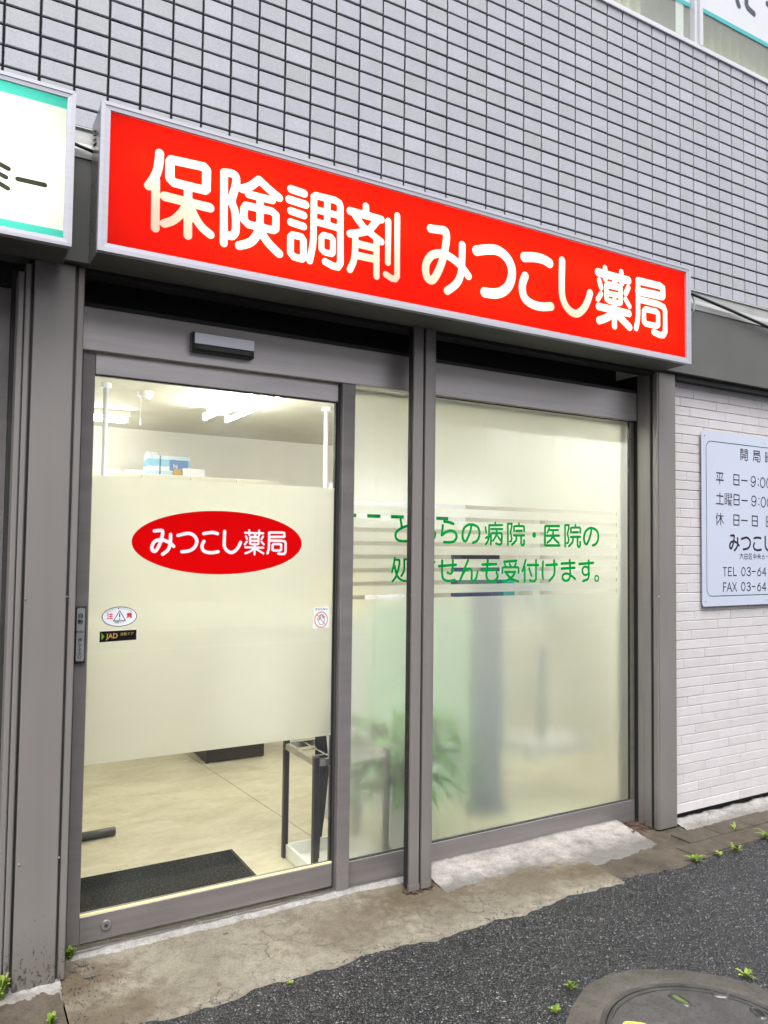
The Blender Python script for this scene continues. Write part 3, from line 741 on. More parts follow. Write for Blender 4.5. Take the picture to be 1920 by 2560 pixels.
 'board': [('l',6.2,[(4117,2032),(4117,2097),(4136,2098),(4140,2094),(4140,2077),(4119,2077)]),('l',5.6,[(4117,2087),(4140,2088)]),('l',6.2,[(4156,2076),(4156,2096),(4175,2097),(4181,2094),(4180,2036),(4174,2031),(4164,2032)]),('l',5.6,[(4156,2086),(4181,2085)]),('l',5.6,[(4156,2076),(4181,2076)]),('l',5.6,[(4126,2065),(4170,2065)]),('l',5.6,[(4123,2051),(4172,2052)]),('l',5.6,[(4139,2065),(4138,2051),(4128,2037)]),('l',5.6,[(4158,2065),(4157,2033)]),('l',6.4,[(4243,2096),(4294,2096),(4298,2092),(4298,2083),(4243,2082)]),('l',6.3,[(4243,2096),(4243,2063),(4235,2035)]),('l',6.4,[(4243,2073),(4297,2073),(4302,2069),(4302,2038),(4293,2031),(4273,2033)]),('c',6.0,[(4253,2057),(4283,2057),(4283,2043),(4253,2043)]),('c',6.4,[(4357,2093),(4371,2093),(4370,2038),(4356,2038)]),('l',6.1,[(4356,2065),(4370,2065)]),('l',6.2,[(4386,2084),(4427,2084)]),('l',6.2,[(4406,2099),(4405,2069)]),('l',6.1,[(4379,2068),(4431,2067)]),('l',6.1,[(4383,2054),(4431,2054)]),('l',6.2,[(4416,2067),(4415,2041),(4405,2037)]),('l',5.8,[(4392,2050),(4398,2043)]),('l',6.9,[(3894,1943),(3952,1943)]),('l',5.6,[(3899,1933),(3906,1912)]),('l',5.7,[(3947,1935),(3940,1912)]),('l',6.9,[(3890,1902),(3955,1902)]),('l',5.7,[(3923,1944),(3922,1879)]),('c',6.8,[(4051,1941),(4099,1940),(4098,1882),(4050,1882)]),('l',6.5,[(4050,1911),(4099,1911)]),('l',7.2,[(4122,1911),(4177,1911)]),('sc',6.6,[(4254,1923),(4250,1912),(4240,1905),(4227,1904),(4216,1910),(4212,1920),(4217,1931),(4227,1938),(4240,1939),(4250,1933)]),('s',6.6,[(4255,1922),(4253,1901),(4244,1885),(4230,1879),(4211,1890)]),('l',9.0,[(4282,1928),(4282,1927)]),('l',9.0,[(4282,1891),(4282,1890)]),('sc',6.7,[(4347,1909),(4343,1891),(4331,1880),(4318,1879),(4307,1889),(4303,1906),(4307,1924),(4319,1935),(4332,1936),(4343,1926)]),('sc',6.8,[(4408,1909),(4404,1891),(4392,1879),(4378,1879),(4367,1889),(4363,1906),(4368,1924),(4379,1935),(4393,1936),(4404,1926)]),('l',6.9,[(3894,1810),(3951,1808)]),('l',6.0,[(3923,1828),(3922,1764)]),('l',6.9,[(3890,1764),(3954,1762)]),('c',4.8,[(3968,1824),(3981,1824),(3981,1765),(3967,1766)]),('l',4.4,[(3967,1795),(3981,1795)]),('l',4.5,[(3989,1825),(4005,1825),(4004,1801)]),('l',4.1,[(3989,1814),(4005,1813)]),('l',4.1,[(3989,1803),(4004,1803)]),('l',4.5,[(4013,1825),(4031,1824),(4030,1801)]),('l',4.2,[(4013,1813),(4031,1812)]),('l',4.2,[(4013,1803),(4030,1803)]),('l',4.1,[(4001,1798),(3989,1781)]),('l',4.1,[(3997,1788),(3996,1759)]),('l',4.1,[(3997,1788),(4031,1787)]),('l',4.1,[(3997,1778),(4028,1777)]),('l',4.1,[(3997,1769),(4028,1768)]),('l',4.1,[(3996,1760),(4032,1759)]),('l',4.1,[(4013,1789),(4012,1760)]),('c',6.8,[(4051,1823),(4099,1821),(4098,1763),(4050,1764)]),('l',6.4,[(4050,1793),(4099,1793)]),('l',7.2,[(4123,1792),(4177,1791)]),('sc',6.6,[(4259,1805),(4255,1794),(4244,1787),(4232,1787),(4221,1793),(4217,1803),(4222,1814),(4232,1821),(4245,1821),(4255,1815)]),('s',6.6,[(4260,1804),(4258,1783),(4249,1767),(4235,1762),(4216,1773)]),('l',9.0,[(4287,1810),(4287,1809)]),('l',9.0,[(4286,1773),(4286,1772)]),('sc',6.7,[(4352,1790),(4348,1772),(4336,1761),(4323,1760),(4312,1771),(4308,1788),(4312,1805),(4324,1817),(4337,1817),(4348,1807)]),('sc',6.8,[(4413,1789),(4409,1771),(4397,1760),(4383,1759),(4372,1770),(4368,1787),(4373,1805),(4384,1816),(4398,1817),(4409,1806)]),('s',5.6,[(3898,1708),(3894,1694),(3887,1678)]),('l',5.6,[(3895,1689),(3894,1640)]),('l',6.0,[(3904,1694),(3953,1692)]),('l',5.6,[(3928,1709),(3927,1640)]),('s',5.6,[(3927,1691),(3917,1669),(3901,1652)]),('s',5.7,[(3930,1690),(3940,1667),(3953,1650)]),('c',6.7,[(4047,1703),(4096,1701),(4095,1643),(4047,1644)]),('l',6.4,[(4047,1673),(4095,1672)]),('l',7.2,[(4118,1673),(4174,1672)]),('c',6.9,[(4221,1702),(4271,1700),(4270,1642),(4220,1644)]),('l',6.6,[(4221,1673),(4271,1672)]),('c',5.1,[(4358,1701),(4376,1701),(4375,1641),(4357,1642)]),('l',4.7,[(4357,1671),(4375,1671)]),('l',4.7,[(4386,1702),(4407,1701),(4405,1678)]),('l',4.4,[(4386,1690),(4407,1690)]),('l',4.4,[(4386,1680),(4405,1679)]),('l',4.8,[(4417,1702),(4441,1700),(4439,1677)]),('l',4.4,[(4417,1690),(4441,1689)]),('l',4.4,[(4417,1679),(4439,1679)]),('l',4.4,[(4401,1674),(4386,1657)]),('l',4.4,[(4396,1665),(4396,1635)]),('l',4.4,[(4396,1665),(4441,1663)]),('l',4.4,[(4396,1654),(4437,1653)]),('l',4.4,[(4396,1644),(4437,1643)]),('l',4.4,[(4396,1635),(4442,1634)]),('l',4.4,[(4417,1665),(4416,1635)]),('l',6.3,[(3947,1393),(3979,1393)]),('l',6.0,[(3962,1393),(3962,1344)]),('l',6.0,[(4024,1393),(3994,1393),(3993,1346),(4023,1346)]),('l',5.7,[(3994,1371),(4019,1371)]),('l',6.1,[(4041,1394),(4041,1346),(4068,1347)]),('sc',6.1,[(4150,1369),(4146,1355),(4138,1346),(4127,1346),(4119,1355),(4116,1369),(4119,1383),(4128,1392),(4138,1392),(4147,1383)]),('s',6.2,[(4169,1386),(4183,1393),(4198,1386),(4193,1374),(4180,1370),(4196,1365),(4200,1353),(4182,1344),(4166,1352)]),('l',6.2,[(4215,1369),(4246,1369)]),('sc',6.0,[(4300,1358),(4296,1349),(4288,1344),(4278,1344),(4270,1349),(4267,1358),(4270,1367),(4278,1373),(4289,1373),(4297,1367)]),('s',6.0,[(4295,1390),(4276,1377),(4268,1360)]),('l',6.3,[(4341,1341),(4341,1391),(4314,1358),(4350,1358)]),('l',6.0,[(3947,1255),(3948,1305),(3974,1304)]),('l',5.6,[(3947,1281),(3971,1281)]),('l',5.7,[(3980,1255),(4002,1305),(4022,1255)]),('l',5.4,[(3988,1272),(4014,1272)]),('l',5.7,[(4032,1305),(4068,1254)]),('l',5.7,[(4066,1305),(4031,1255)]),('sc',6.1,[(4147,1280),(4144,1266),(4135,1257),(4125,1258),(4116,1267),(4113,1281),(4117,1295),(4125,1304),(4136,1304),(4144,1295)]),('s',6.2,[(4166,1297),(4181,1304),(4195,1297),(4191,1285),(4177,1281),(4193,1276),(4197,1264),(4180,1255),(4164,1263)]),('l',6.2,[(4212,1280),(4244,1279)]),('sc',5.9,[(4297,1268),(4294,1259),(4285,1254),(4275,1254),(4267,1260),(4264,1269),(4268,1277),(4276,1283),(4286,1283),(4294,1277)]),('s',5.9,[(4292,1300),(4274,1287),(4265,1271)]),('l',6.3,[(4338,1251),(4339,1301),(4311,1268),(4347,1267)]),('l',3.2,[(4099,1469),(4133,1468)]),('s',3.2,[(4116,1475),(4114,1464),(4100,1443)]),('l',3.2,[(4117,1466),(4133,1444)]),('c',3.2,[(4145,1473),(4173,1472),(4172,1444),(4145,1444)]),('l',2.9,[(4159,1473),(4159,1443)]),('l',2.9,[(4145,1459),(4173,1458)]),('l',3.3,[(4215,1473),(4186,1474),(4186,1444),(4216,1443)]),('l',3.3,[(4209,1468),(4192,1450)]),('l',3.3,[(4193,1467),(4211,1450)]),('c',3.3,[(4228,1468),(4257,1467),(4257,1454),(4228,1455)]),('l',3.3,[(4242,1476),(4242,1442)]),('l',3.3,[(4274,1459),(4274,1469),(4295,1468),(4295,1459)]),('l',3.3,[(4266,1459),(4300,1458)]),('s',3.3,[(4283,1476),(4283,1458),(4269,1443)]),('l',3.3,[(4284,1457),(4299,1443)]),('s',3.3,[(4333,1471),(4318,1462),(4313,1452)]),('sc',3.3,[(4335,1452),(4333,1447),(4327,1444),(4321,1444),(4315,1447),(4313,1452),(4316,1457),(4321,1460),(4327,1460),(4333,1457)]),('l',3.4,[(4350,1461),(4371,1460)]),('s',12.5,[(4018,1580),(4036,1581),(4047,1582),(4049,1573),(4047,1555),(4040,1533),(4030,1514),(4021,1505),(4012,1507),(4009,1517),(4011,1528),(4019,1540),(4033,1546),(4049,1547),(4070,1540),(4084,1532),(4094,1523)]),('s',12.5,[(4081,1567),(4081,1543),(4079,1523),(4070,1508),(4051,1494)]),('s',12.5,[(4117,1562),(4143,1568),(4165,1571),(4184,1565),(4197,1554),(4200,1539),(4194,1522),(4180,1509),(4159,1503),(4136,1501)]),('s',12.5,[(4237,1568),(4262,1572),(4284,1572),(4301,1569)]),('s',12.5,[(4239,1539),(4233,1528),(4232,1516),(4239,1504),(4256,1498),(4280,1497),(4305,1501)]),('s',12.5,[(4346,1579),(4345,1538),(4347,1520),(4357,1505),(4374,1496),(4392,1497),(4410,1509),(4421,1524),(4427,1536)])],
 'oval': [('s',13.4,[(724,1542),(743,1544),(753,1544),(756,1536),(753,1516),(747,1494),(737,1473),(728,1463),(719,1466),(716,1476),(718,1488),(726,1501),(740,1507),(755,1508),(776,1501),(790,1492),(800,1483)]),('s',13.4,[(787,1529),(787,1504),(784,1483),(776,1466),(758,1452)]),('s',13.4,[(816,1526),(839,1532),(859,1535),(877,1529),(888,1517),(892,1502),(886,1484),(873,1471),(854,1464),(833,1462)]),('s',13.4,[(919,1535),(941,1539),(961,1540),(976,1536)]),('s',13.4,[(921,1504),(915,1492),(914,1479),(920,1467),(936,1460),(957,1459),(980,1463)]),('s',13.4,[(1006,1546),(1005,1504),(1006,1485),(1015,1470),(1029,1461),(1044,1462),(1059,1474),(1069,1489),(1074,1502)]),('l',8.6,[(1093,1542),(1173,1541)]),('l',8.6,[(1111,1553),(1112,1533)]),('l',8.6,[(1154,1553),(1155,1533)]),('c',8.6,[(1115,1523),(1120,1525),(1145,1526),(1152,1524),(1152,1497),(1147,1495),(1123,1495),(1115,1498)]),('l',8.6,[(1137,1536),(1136,1523)]),('l',8.6,[(1119,1524),(1147,1524)]),('l',8.6,[(1115,1509),(1152,1510)]),('l',8.6,[(1097,1528),(1102,1516)]),('l',8.6,[(1101,1505),(1093,1494)]),('l',8.6,[(1172,1528),(1165,1516)]),('l',8.6,[(1165,1506),(1176,1495)]),('l',8.6,[(1095,1482),(1174,1481)]),('l',8.6,[(1136,1498),(1136,1453)]),('s',8.6,[(1134,1478),(1118,1466),(1096,1457)]),('s',8.6,[(1139,1477),(1156,1468),(1175,1457)]),('l',10.2,[(1199,1545),(1260,1546),(1267,1544),(1268,1529)]),('l',10.2,[(1199,1526),(1265,1528)]),('s',10.2,[(1199,1545),(1199,1506),(1198,1477),(1193,1458)]),('l',10.2,[(1201,1511),(1256,1511),(1270,1508),(1274,1502),(1274,1463),(1269,1456),(1258,1455),(1241,1457)]),('c',10.2,[(1215,1492),(1220,1497),(1249,1497),(1254,1494),(1254,1473),(1248,1470),(1220,1470),(1215,1473)])],
 'teal': [('l',16.0,[(178,2639),(256,2639)]),('l',15.6,[(82,2688),(150,2665)]),('l',15.1,[(83,2657),(144,2636)]),('l',15.5,[(84,2630),(150,2602)])],
 'upper': [('s',36.5,[(4108,4886),(4117,4846),(4130,4825)]),('l',37.2,[(4205,4971),(4204,4859),(4220,4841),(4276,4828)]),('l',37.5,[(4416,4942),(4481,4946)]),('l',37.4,[(4447,4826),(4492,4822)])],
}

# ================================================================== GROUND
def edge_y(x):
    return -0.336 + 0.012 * math.sin(5.1 * x + 1) + 0.010 * math.sin(13.7 * x) + 0.006 * math.sin(31 * x + 2) + 0.004 * math.sin(73 * x)

# asphalt road: one sheet to the horizon
mb = MB()
mb.box(-150, 150, -150, -0.28, -0.5, -0.016)
road = structure(mb.build('road', 'asphalt'))

# concrete apron in front of the shop, broken front edge
from mathutils import noise as mnoise
def apron(name, mat, xa, xb, y0, edge, ztop, zedge, step=0.02, nv=10, rag=0.0, lump=0.0):
    mb = MB()
    n = int(round((xb - xa) / step))
    rows = []
    rnd = random.Random(3)
    for i in range(n + 1):
        x = xa + (xb - xa) * i / n
        ye = edge(x) + rnd.uniform(-rag, rag)
        col = []
        for k in range(nv + 1):
            t = k / nv
            y = y0 + (ye - y0) * t
            z = ztop + (zedge - ztop) * t + 0.0016 * math.sin(9 * x + 4 * y) + 0.001 * math.sin(27 * x - 19 * y)
            if lump:
                z += lump * (mnoise.noise((x * 9, y * 16, 3)) + 0.7 * mnoise.noise((x * 28, y * 40, 7)) + 0.5 * mnoise.noise((x * 70, y * 90, 1)))
            if t > 0.95:
                z -= 0.003
            col.append((x, y, z))
        col.append((x, ye - 0.004, zedge - 0.05))
        rows.append(col)
    W_ = nv + 2
    for c in rows:
        mb.v += c
    for i in range(n):
        for k in range(W_ - 1):
            a = i * W_ + k
            mb.f.append((a, a + 1, a + W_ + 1, a + W_))
    o = mb.build(name, mat, None, True)
    at = o.data.attributes.new('rim', 'FLOAT', 'POINT')
    at.data.foreach_set('value', [min(1.0, (q % W_) / nv) for q in range(len(mb.v))])
    return structure(o)
apron('concrete_apron', 'apron', 0.40, 2.74, 0.20, edge_y, 0.006, -0.008, rag=0.003)
apron('concrete_apron', 'darkconc', -3.0, 0.395, 0.20, lambda x: edge_y(x) - 0.06, 0.003, -0.010, step=0.04)
apron('gutter_concrete', 'darkconc', 2.735, 9.0, 0.20, lambda x: edge_y(x) + 0.012, -0.004, -0.0115, step=0.04, rag=0.004)
# mortar strip under the door and whitish render wedge under the window
apron('mortar_strip', 'mortar', 0.44, 1.56, 0.1545, lambda x: 0.060 + 0.012 * math.sin(6 * x) - 0.03 * max(0, x - 1.3), 0.0115, -0.006, step=0.01, nv=26, lump=0.003)
apron('mortar_strip', 'mortar', 1.56, 1.95, 0.1545, lambda x: 0.06, 0.013, -0.006, step=0.01, nv=20, lump=0.003)
apron('render_wedge', 'mortar_w', 1.952, 3.22, 0.185, lambda x: -0.112 - 0.012 * math.sin(7 * x) - 0.05 * max(0, min(1, (x - 2.35) / 0.3)) + 0.09 * max(0, (x - 2.95)), 0.036, -0.012, step=0.01, nv=40, lump=0.0045)
# gutter slabs along the siding wall
gut = bpy.data.objects.new('gutter', None)
COL.objects.link(gut)
structure(gut)
x = 3.27
rs = random.Random(5)
for k in range(14):
    w = 0.245 + rs.uniform(-0.015, 0.015)
    bx('paving_slab', 'darkconc', gut, x, x + w, -0.310, -0.186, -0.05, -0.0075 + rs.uniform(-.0015, .0015), ch=0.002)
    bx('paving_slab', 'darkconc', gut, x + 0.11, x + w + 0.108, -0.183, -0.06, -0.05, -0.004 + rs.uniform(-.0015, .0015), ch=0.002)
    x += w + 0.003
apron('pale_mortar_line', 'mortar', 3.52, 9.0, 0.06, lambda x: -0.07, 0.013, -0.006, step=0.015, nv=20, lump=0.007)
# foot of the left post: smeared mortar
apron('mortar_smear', 'mortar', 0.17, 0.405, 0.05, lambda x: -0.085, 0.014, -0.010, step=0.008, nv=24, lump=0.006)
# worn white road lines on the far side of the street
for y in (-7.9, -10.6):
    structure(bx('road_marking', 'panel_film', None, -60, 60, y - 0.15, y, -0.02, -0.012))

# manhole
MC = (2.085, -1.29)
mh = thing('manhole', 'round manhole cover with rough concrete collar sunk in the asphalt', 'manhole cover', (MC[0], MC[1], -0.016))
mb = MB()
rs = random.Random(9)
seg = 96
ro = [0.449 + 0.006 * math.sin(5 * k * 0.0654) + rs.uniform(-0.004, 0.004) for k in range(seg)]
for k in range(seg):
    t = 2 * math.pi * k / seg
    c, s = math.cos(t), math.sin(t)
    mb.v += [(MC[0] + 0.335 * c, MC[1] + 0.335 * s, -0.010), (MC[0] + (ro[k] - .02) * c, MC[1] + (ro[k] - .02) * s, -0.009 + rs.uniform(-.001, .001)), (MC[0] + ro[k] * c, MC[1] + ro[k] * s, -0.022)]
for k in range(seg):
    a, b = 3 * k, 3 * ((k + 1) % seg)
    mb.f += [(a, a + 1, b + 1, b), (a + 1, a + 2, b + 2, b + 1)]
mb.build('collar', 'collar', mh, True)
mb = MB()
for r0, r1, z in ((0.318, 0.334, -0.008),):
    mb.disc(MC, r0, r1, z)
mb.disc(MC, 0.334, 0.336, -0.008, 64, -0.03)
mb.disc(MC, 0.316, 0.318, -0.02, 64, -0.008)
mb.build('frame_ring', 'iron', mh)
mb = MB().disc(MC, 0.300, 0.313, -0.009)
mb.disc(MC, 0.313, 0.3135, -0.009, 64, -0.03)
mb.disc(MC, 0.299, 0.300, -0.013, 64, -0.009)
mb.build('lid_rim', 'iron', mh)
MB().disc(MC, 0, 0.3005, -0.0125).build('lid', 'lidfill', mh)
def slot(name, cx, cy, L, w, ang, mat_rim, mat_in):
    def ov(a, b, z, n=20):
        pts = []
        for k in range(n):
            t = 2 * math.pi * k / n
            u = a * math.copysign(abs(math.cos(t)) ** 0.6, math.cos(t))
            v = b * math.copysign(abs(math.sin(t)) ** 0.8, math.sin(t))
            pts.append((cx + u * math.cos(ang) - v * math.sin(ang), cy + u * math.sin(ang) + v * math.cos(ang), z))
        return pts
    A, B, C_ = ov(L, w, -0.012), ov(L - .004, w - .004, -0.0075), ov(L - .010, w - .010, -0.0075)
    D_ = ov(L - .013, w - .013, -0.016)
    mb = MB()
    for P, Q in ((A, B), (B, C_), (C_, D_)):
        for k in range(len(P)):
            j = (k + 1) % len(P)
            mb.quad(P[k], P[j], Q[j], Q[k])
    o = mb.build(name, mat_rim, mh)
    D2 = [(p[0], p[1], -0.0112) for p in C_]
    MB().poly(D2).build('slot_bottom', mat_in, o)
slot('key_slot', 2.198, -1.075, 0.042, 0.022, math.radians(92), 'iron', 'moss')
slot('key_slot', 2.345, -1.118, 0.030, 0.024, math.radians(140), 'iron', 'moss')
slot('key_slot', 2.362, -1.250, 0.034, 0.020, math.radians(70), 'iron', 'void')
slot('key_slot', 1.955, -1.105, 0.042, 0.022, math.radians(140), 'yellow', 'void')

# ================================================================== TILED WALL
PX, PZ, J0 = 0.114, 0.0716, 2.965
X_OFF = 1.1792 * PX
wall = thing('tiled_wall', 'grey wall of small glazed tiles with dark joints above the shop signs', 'wall', (2.0, 0.0, J0))
WZ1 = 4.384
def wbox(mb, *a):
    mb.box(*a)
bx('grout_backing', 'grout', wall, -1.2, 7.0, 0.004, 0.12, 2.985, WZ1 - 0.002)
TW, TH = PX - 0.0085, PZ - 0.0085
tm = MB().box(-TW / 2, TW / 2, 0, 0.014, -TH / 2, TH / 2, ch=0.0022).mesh('tile', MAT['tile'])
cand = []
for i in range(-12, 60):
    for j in range(0, 20):
        cx = X_OFF + (i + 0.5) * PX
        cz = J0 + (j + 0.5) * PZ
        if not (-1.1 < cx < 6.9) or cz + PZ / 2 > WZ1 + 0.02:
            continue
        d = Vector((cx, 0, cz)) - CAM
        zc = d.dot(fw)
        if zc > 0.1:
            u = 960 + 1923 * d.dot(rt) / zc
            v = 1280 - 1923 * d.dot(up) / zc
            area = PX * PZ * 1923 ** 2 * 2.86 / zc ** 3
            seen = -20 < u < 1940 and v > -20
            if cx < 3.4 and cz < 3.0:
                seen = False
        else:
            seen, area = False, 0
        cand.append((not seen, -area, cx, cz))
cand.sort()
rs = random.Random(11)
rest = MB()
for k, (ns, a, cx, cz) in enumerate(cand):
    dy = -0.004 + rs.uniform(-0.0007, 0.0007)
    if k < 300 and not ns:
        o = bpy.data.objects.new('tile', tm)
        COL.objects.link(o)
        o.parent = wall
        o.location = Vector((cx + rs.uniform(-.0006, .0006), dy, cz + rs.uniform(-.0005, .0005))) - wall.location
        o.rotation_euler = (rs.uniform(-.006, .006), 0, rs.uniform(-.005, .005))
    else:
        rest.box(cx - TW / 2, cx + TW / 2, dy, 0.010, cz - TH / 2, cz + TH / 2, ch=0.0022)
o = rest.build('tile_field', 'tile_stuff', wall)
o['kind'] = 'stuff'

# upper window band
uw = thing('upper_window', 'long silver framed upstairs window with patterned glass and white advertising film', 'window', (3.7, 0.0, 4.40))
bx('sill_frame', 'winframe', uw, -1.2, 7.0, -0.014, 0.10, 4.384, 4.404, ch=0.003)
bx('sill_frame', 'winframe', uw, -1.2, 7.0, -0.002, 0.08, 4.404, 4.424)
for x0, x1, y in ((3.704, 3.729, 0.012), (3.732, 3.758, -0.004), (1.2, 1.26, 0.0), (6.2, 6.26, 0.0)):
    bx('mullion', 'winframe', uw, x0, x1, y, 0.09, 4.424, 5.6)
for x0, x1, y in ((1.26, 3.704, 0.045), (3.758, 6.2, 0.030), (-1.2, 1.2, 0.045), (6.26, 7.0, 0.045)):
    bx('glass_pane', 'wired', uw, x0, x1, y, y + 0.004, 4.424, 5.6)
for x0, x1, y in ((1.27, 3.70, 0.041), (3.764, 6.19, 0.026)):
    bx('film_stripe', 'teal_film', uw, x0, x1, y, y + 0.002, 4.661, 4.687)
    bx('film_panel', 'panel_film', uw, x0, x1, y, y + 0.002, 4.687, 5.6)
lettering('film_lettering', GLYPHS['upper'], 0.0245, 0.004, 'dark_film', uw)
# what hangs behind the patterned glass
def curtain(name, mat, x0, x1, y, z0, z1, label, amp=0.012):
    mb = MB()
    n = max(8, int((x1 - x0) / 0.012))
    for i in range(n + 1):
        x = x0 + (x1 - x0) * i / n
        yy = y + amp * math.sin(i * 0.9)
        mb.v += [(x, yy, z0), (x, yy, z1)]
    for i in range(n):
        a = 2 * i
        mb.f.append((a, a + 2, a + 3, a + 1))
    return tag(mb.build(name, mat, None, True), label, 'curtain')
curtain('curtain', 'cur_yellow', 1.2, 3.36, 0.12, 4.40, 5.6, 'pale yellow curtain behind the left pane of the upstairs window')
curtain('curtain', 'cur_green', 3.78, 7.0, 0.13, 4.40, 5.6, 'pale green curtain behind the right pane of the upstairs window')
tag(bx('upstairs_cabinet', 'cur_dark', None, 3.38, 3.66, 0.11, 0.35, 4.41, 5.2), 'blue grey cabinet edge seen blurred through the upstairs patterned glass', 'cabinet')
structure(bx('upstairs_floor', 'white_int', None, -1.2, 7.0, 0.125, 2.5, 4.2, 4.385))

# ================================================================== FASCIA, FLASHING, SOFFIT
fas = thing('fascia', 'plain grey metal fascia band with silver flashing below the tiles', 'fascia', (2.0, -0.03, 2.47))
bx('fascia_panel', 'fascia', fas, 3.40, 9.0, -0.030, 0.10, 2.470, 2.842, ch=0.002)
bx('fascia_panel', 'fascia', fas, -1.2, 3.397, -0.030, 0.10, 2.472, 2.842, ch=0.002)
mb = MB()
for x0, x1 in ((-1.2, 7.0),):
    P = [(-0.034, 2.843), (-0.034, 2.872), (-0.012, 2.905), (-0.010, 2.950), (-0.018, 2.958), (0.0, 2.972), (0.06, 2.984), (0.06, 2.843)]
    for a, b in zip(P, P[1:] + P[:1]):
        mb.quad((x0, a[0], a[1]), (x1, a[0], a[1]), (x1, b[0], b[1]), (x0, b[0], b[1]))
mb.build('flashing', 'flash', fas)
bx('shade_strip', 'void', fas, 3.515, 9.0, 0.0, 0.05, 2.440, 2.468)  # black strip stands in for the shadow gap under the fascia

# shutter box above the shop front (black void under the fascia)
sb = thing('shutter_box', 'black open shutter box above the door under the red sign', 'shutter box', (1.9, 0.2, 2.45))
bx('box_back', 'void', sb, 0.42, 3.367, 0.30, 0.33, 2.2075, 2.60)
bx('light_stop', 'void', sb, 0.42, 3.367, 0.2355, 0.2995, 2.30, 2.31)  # added plate, keeps shop light from leaking up into the box
bx('box_top', 'void', sb, 0.42, 3.367, 0.10, 0.33, 2.60, 2.62)
bx('box_front', 'void', sb, 0.42, 3.367, 0.02, 0.095, 2.455, 2.60)

# ================================================================== POSTS
def post_left():
    p = thing('steel_post', 'wide grey brown steel post left of the door with rust flecked foot', 'post', (0.32, 0.1, 0.0))
    bx('post_face', 'steel', p, 0.255, 0.387, 0.0, 0.30, 0.004, 2.468, ch=0.003)
    bx('recess_strip', 'alu_dark', p, 0.387, 0.396, 0.018, 0.30, 0.004, 2.468)
    bx('shutter_guide', 'steel', p, 0.396, 0.4185, 0.006, 0.12, 0.004, 2.468, ch=0.003)
    bx('shutter_guide', 'steel', p, 0.207, 0.226, 0.012, 0.12, 0.004, 2.42, ch=0.004)
    bx('shutter_guide', 'steel', p, 0.2285, 0.2465, 0.006, 0.12, 0.004, 2.45, ch=0.004)
    bx('recess_strip', 'alu_dark', p, 0.2465, 0.255, 0.028, 0.30, 0.004, 2.468)
    bx('jamb_filler', 'alu_dark', p, 0.396, 0.442, 0.158, 0.30, 0.004, 2.468)
    rs = random.Random(2)
    for x, z in ((0.2555, 1.30), (0.386, 1.305), (0.262, 0.42), (0.386, 0.42)):
        MB().tube([(x + .003, 0.0, z), (x + .003, -0.003, z)], [0.004, 0.0025], 8).build('screw', 'chrome', p)
post_left()

def post_mid():
    p = thing('steel_post', 'slim twin ribbed shutter post standing between door side pane and shop window', 'post', (1.85, 0.03, 0.0))
    bx('core', 'void', p, 1.797, 1.913, 0.016, 0.046, 0.018, 2.60)  # black core puts the groove and side shade into the colour
    bx('rib', 'steel_clean', p, 1.800, 1.8475, 0.0, 0.0155, 0.012, 2.60, ch=0.0025)
    bx('rib', 'steel_clean', p, 1.8605, 1.905, 0.0, 0.0155, 0.012, 2.60, ch=0.0025)
    bx('edge_strip', 'steel_clean', p, 1.907, 1.9155, 0.005, 0.040, 0.012, 2.60)
    bx('shoe', 'alu', p, 1.7985, 1.849, -0.002, 0.0155, 0.010, 0.035)
    bx('shoe', 'alu', p, 1.859, 1.9065, -0.002, 0.0155, 0.010, 0.035)
    for z in (1.62, 1.22, 0.98):
        MB().tube([(1.872, 0.0, z), (1.872, -0.003, z)], [0.004, 0.0025], 8).build('screw', 'alu', p)
post_mid()

def post_right():
    p = thing('steel_post', 'grey steel post with shutter groove between shop window and brick siding', 'post', (3.43, 0.1, 0.0))
    bx('post_face', 'steel_clean', p, 3.3745, 3.508, 0.0, 0.30, 0.0, 2.466, ch=0.003)
    bx('corner_bead', 'steel_clean', p, 3.365, 3.3745, 0.004, 0.034, 0.0, 2.466, ch=0.003)
    bx('shutter_groove', 'void', p, 3.372, 3.3745, 0.034, 0.056, 0.0, 2.466)
    bx('shutter_guide', 'steel_clean', p, 3.364, 3.3745, 0.056, 0.100, 0.0, 2.466)
    bx('shutter_guide', 'steel_clean', p, 3.366, 3.3745, 0.1025, 0.142, 0.0, 2.466)
    bx('recess_strip', 'void', p, 3.368, 3.3745, 0.142, 0.30, 0.0, 2.466)
    for z in (1.62, 1.24, 0.9):
        MB().tube([(3.371, 0.004, z), (3.371, 0.001, z)], [0.004, 0.0025], 8).build('screw', 'chrome', p)
post_right()

# neighbour's door edge at far left
nb = thing('neighbour_door', 'edge of the neighbouring shop door frame at the far left', 'door', (0.0, 0.18, 0.0))
bx('stile', 'alu', nb, 0.150, 0.197, 0.165, 0.21, 0.03, 2.40, ch=0.003)
bx('top_rail', 'alu', nb, -1.0, 0.150, 0.167, 0.21, 2.33, 2.40)
bx('bottom_rail', 'alu', nb, -1.0, 0.150, 0.167, 0.21, 0.03, 0.13)
MB().quad((-1.0, .185, .13), (.150, .185, .13), (.150, .185, 2.33), (-1.0, .185, 2.33)).build('glass_pane', 'glass', nb)
bx('jamb', 'alu_dark', nb, 0.197, 0.2465, 0.16, 0.25, 0.0, 2.47)
bx('over_panel', 'void', nb, -1.2, 0.2465, 0.165, 0.25, 2.401, 2.62)
structure(bx('neighbour_interior', 'dkbrown', None, -1.2, 0.245, 0.6, 0.65, 0.0, 2.6))

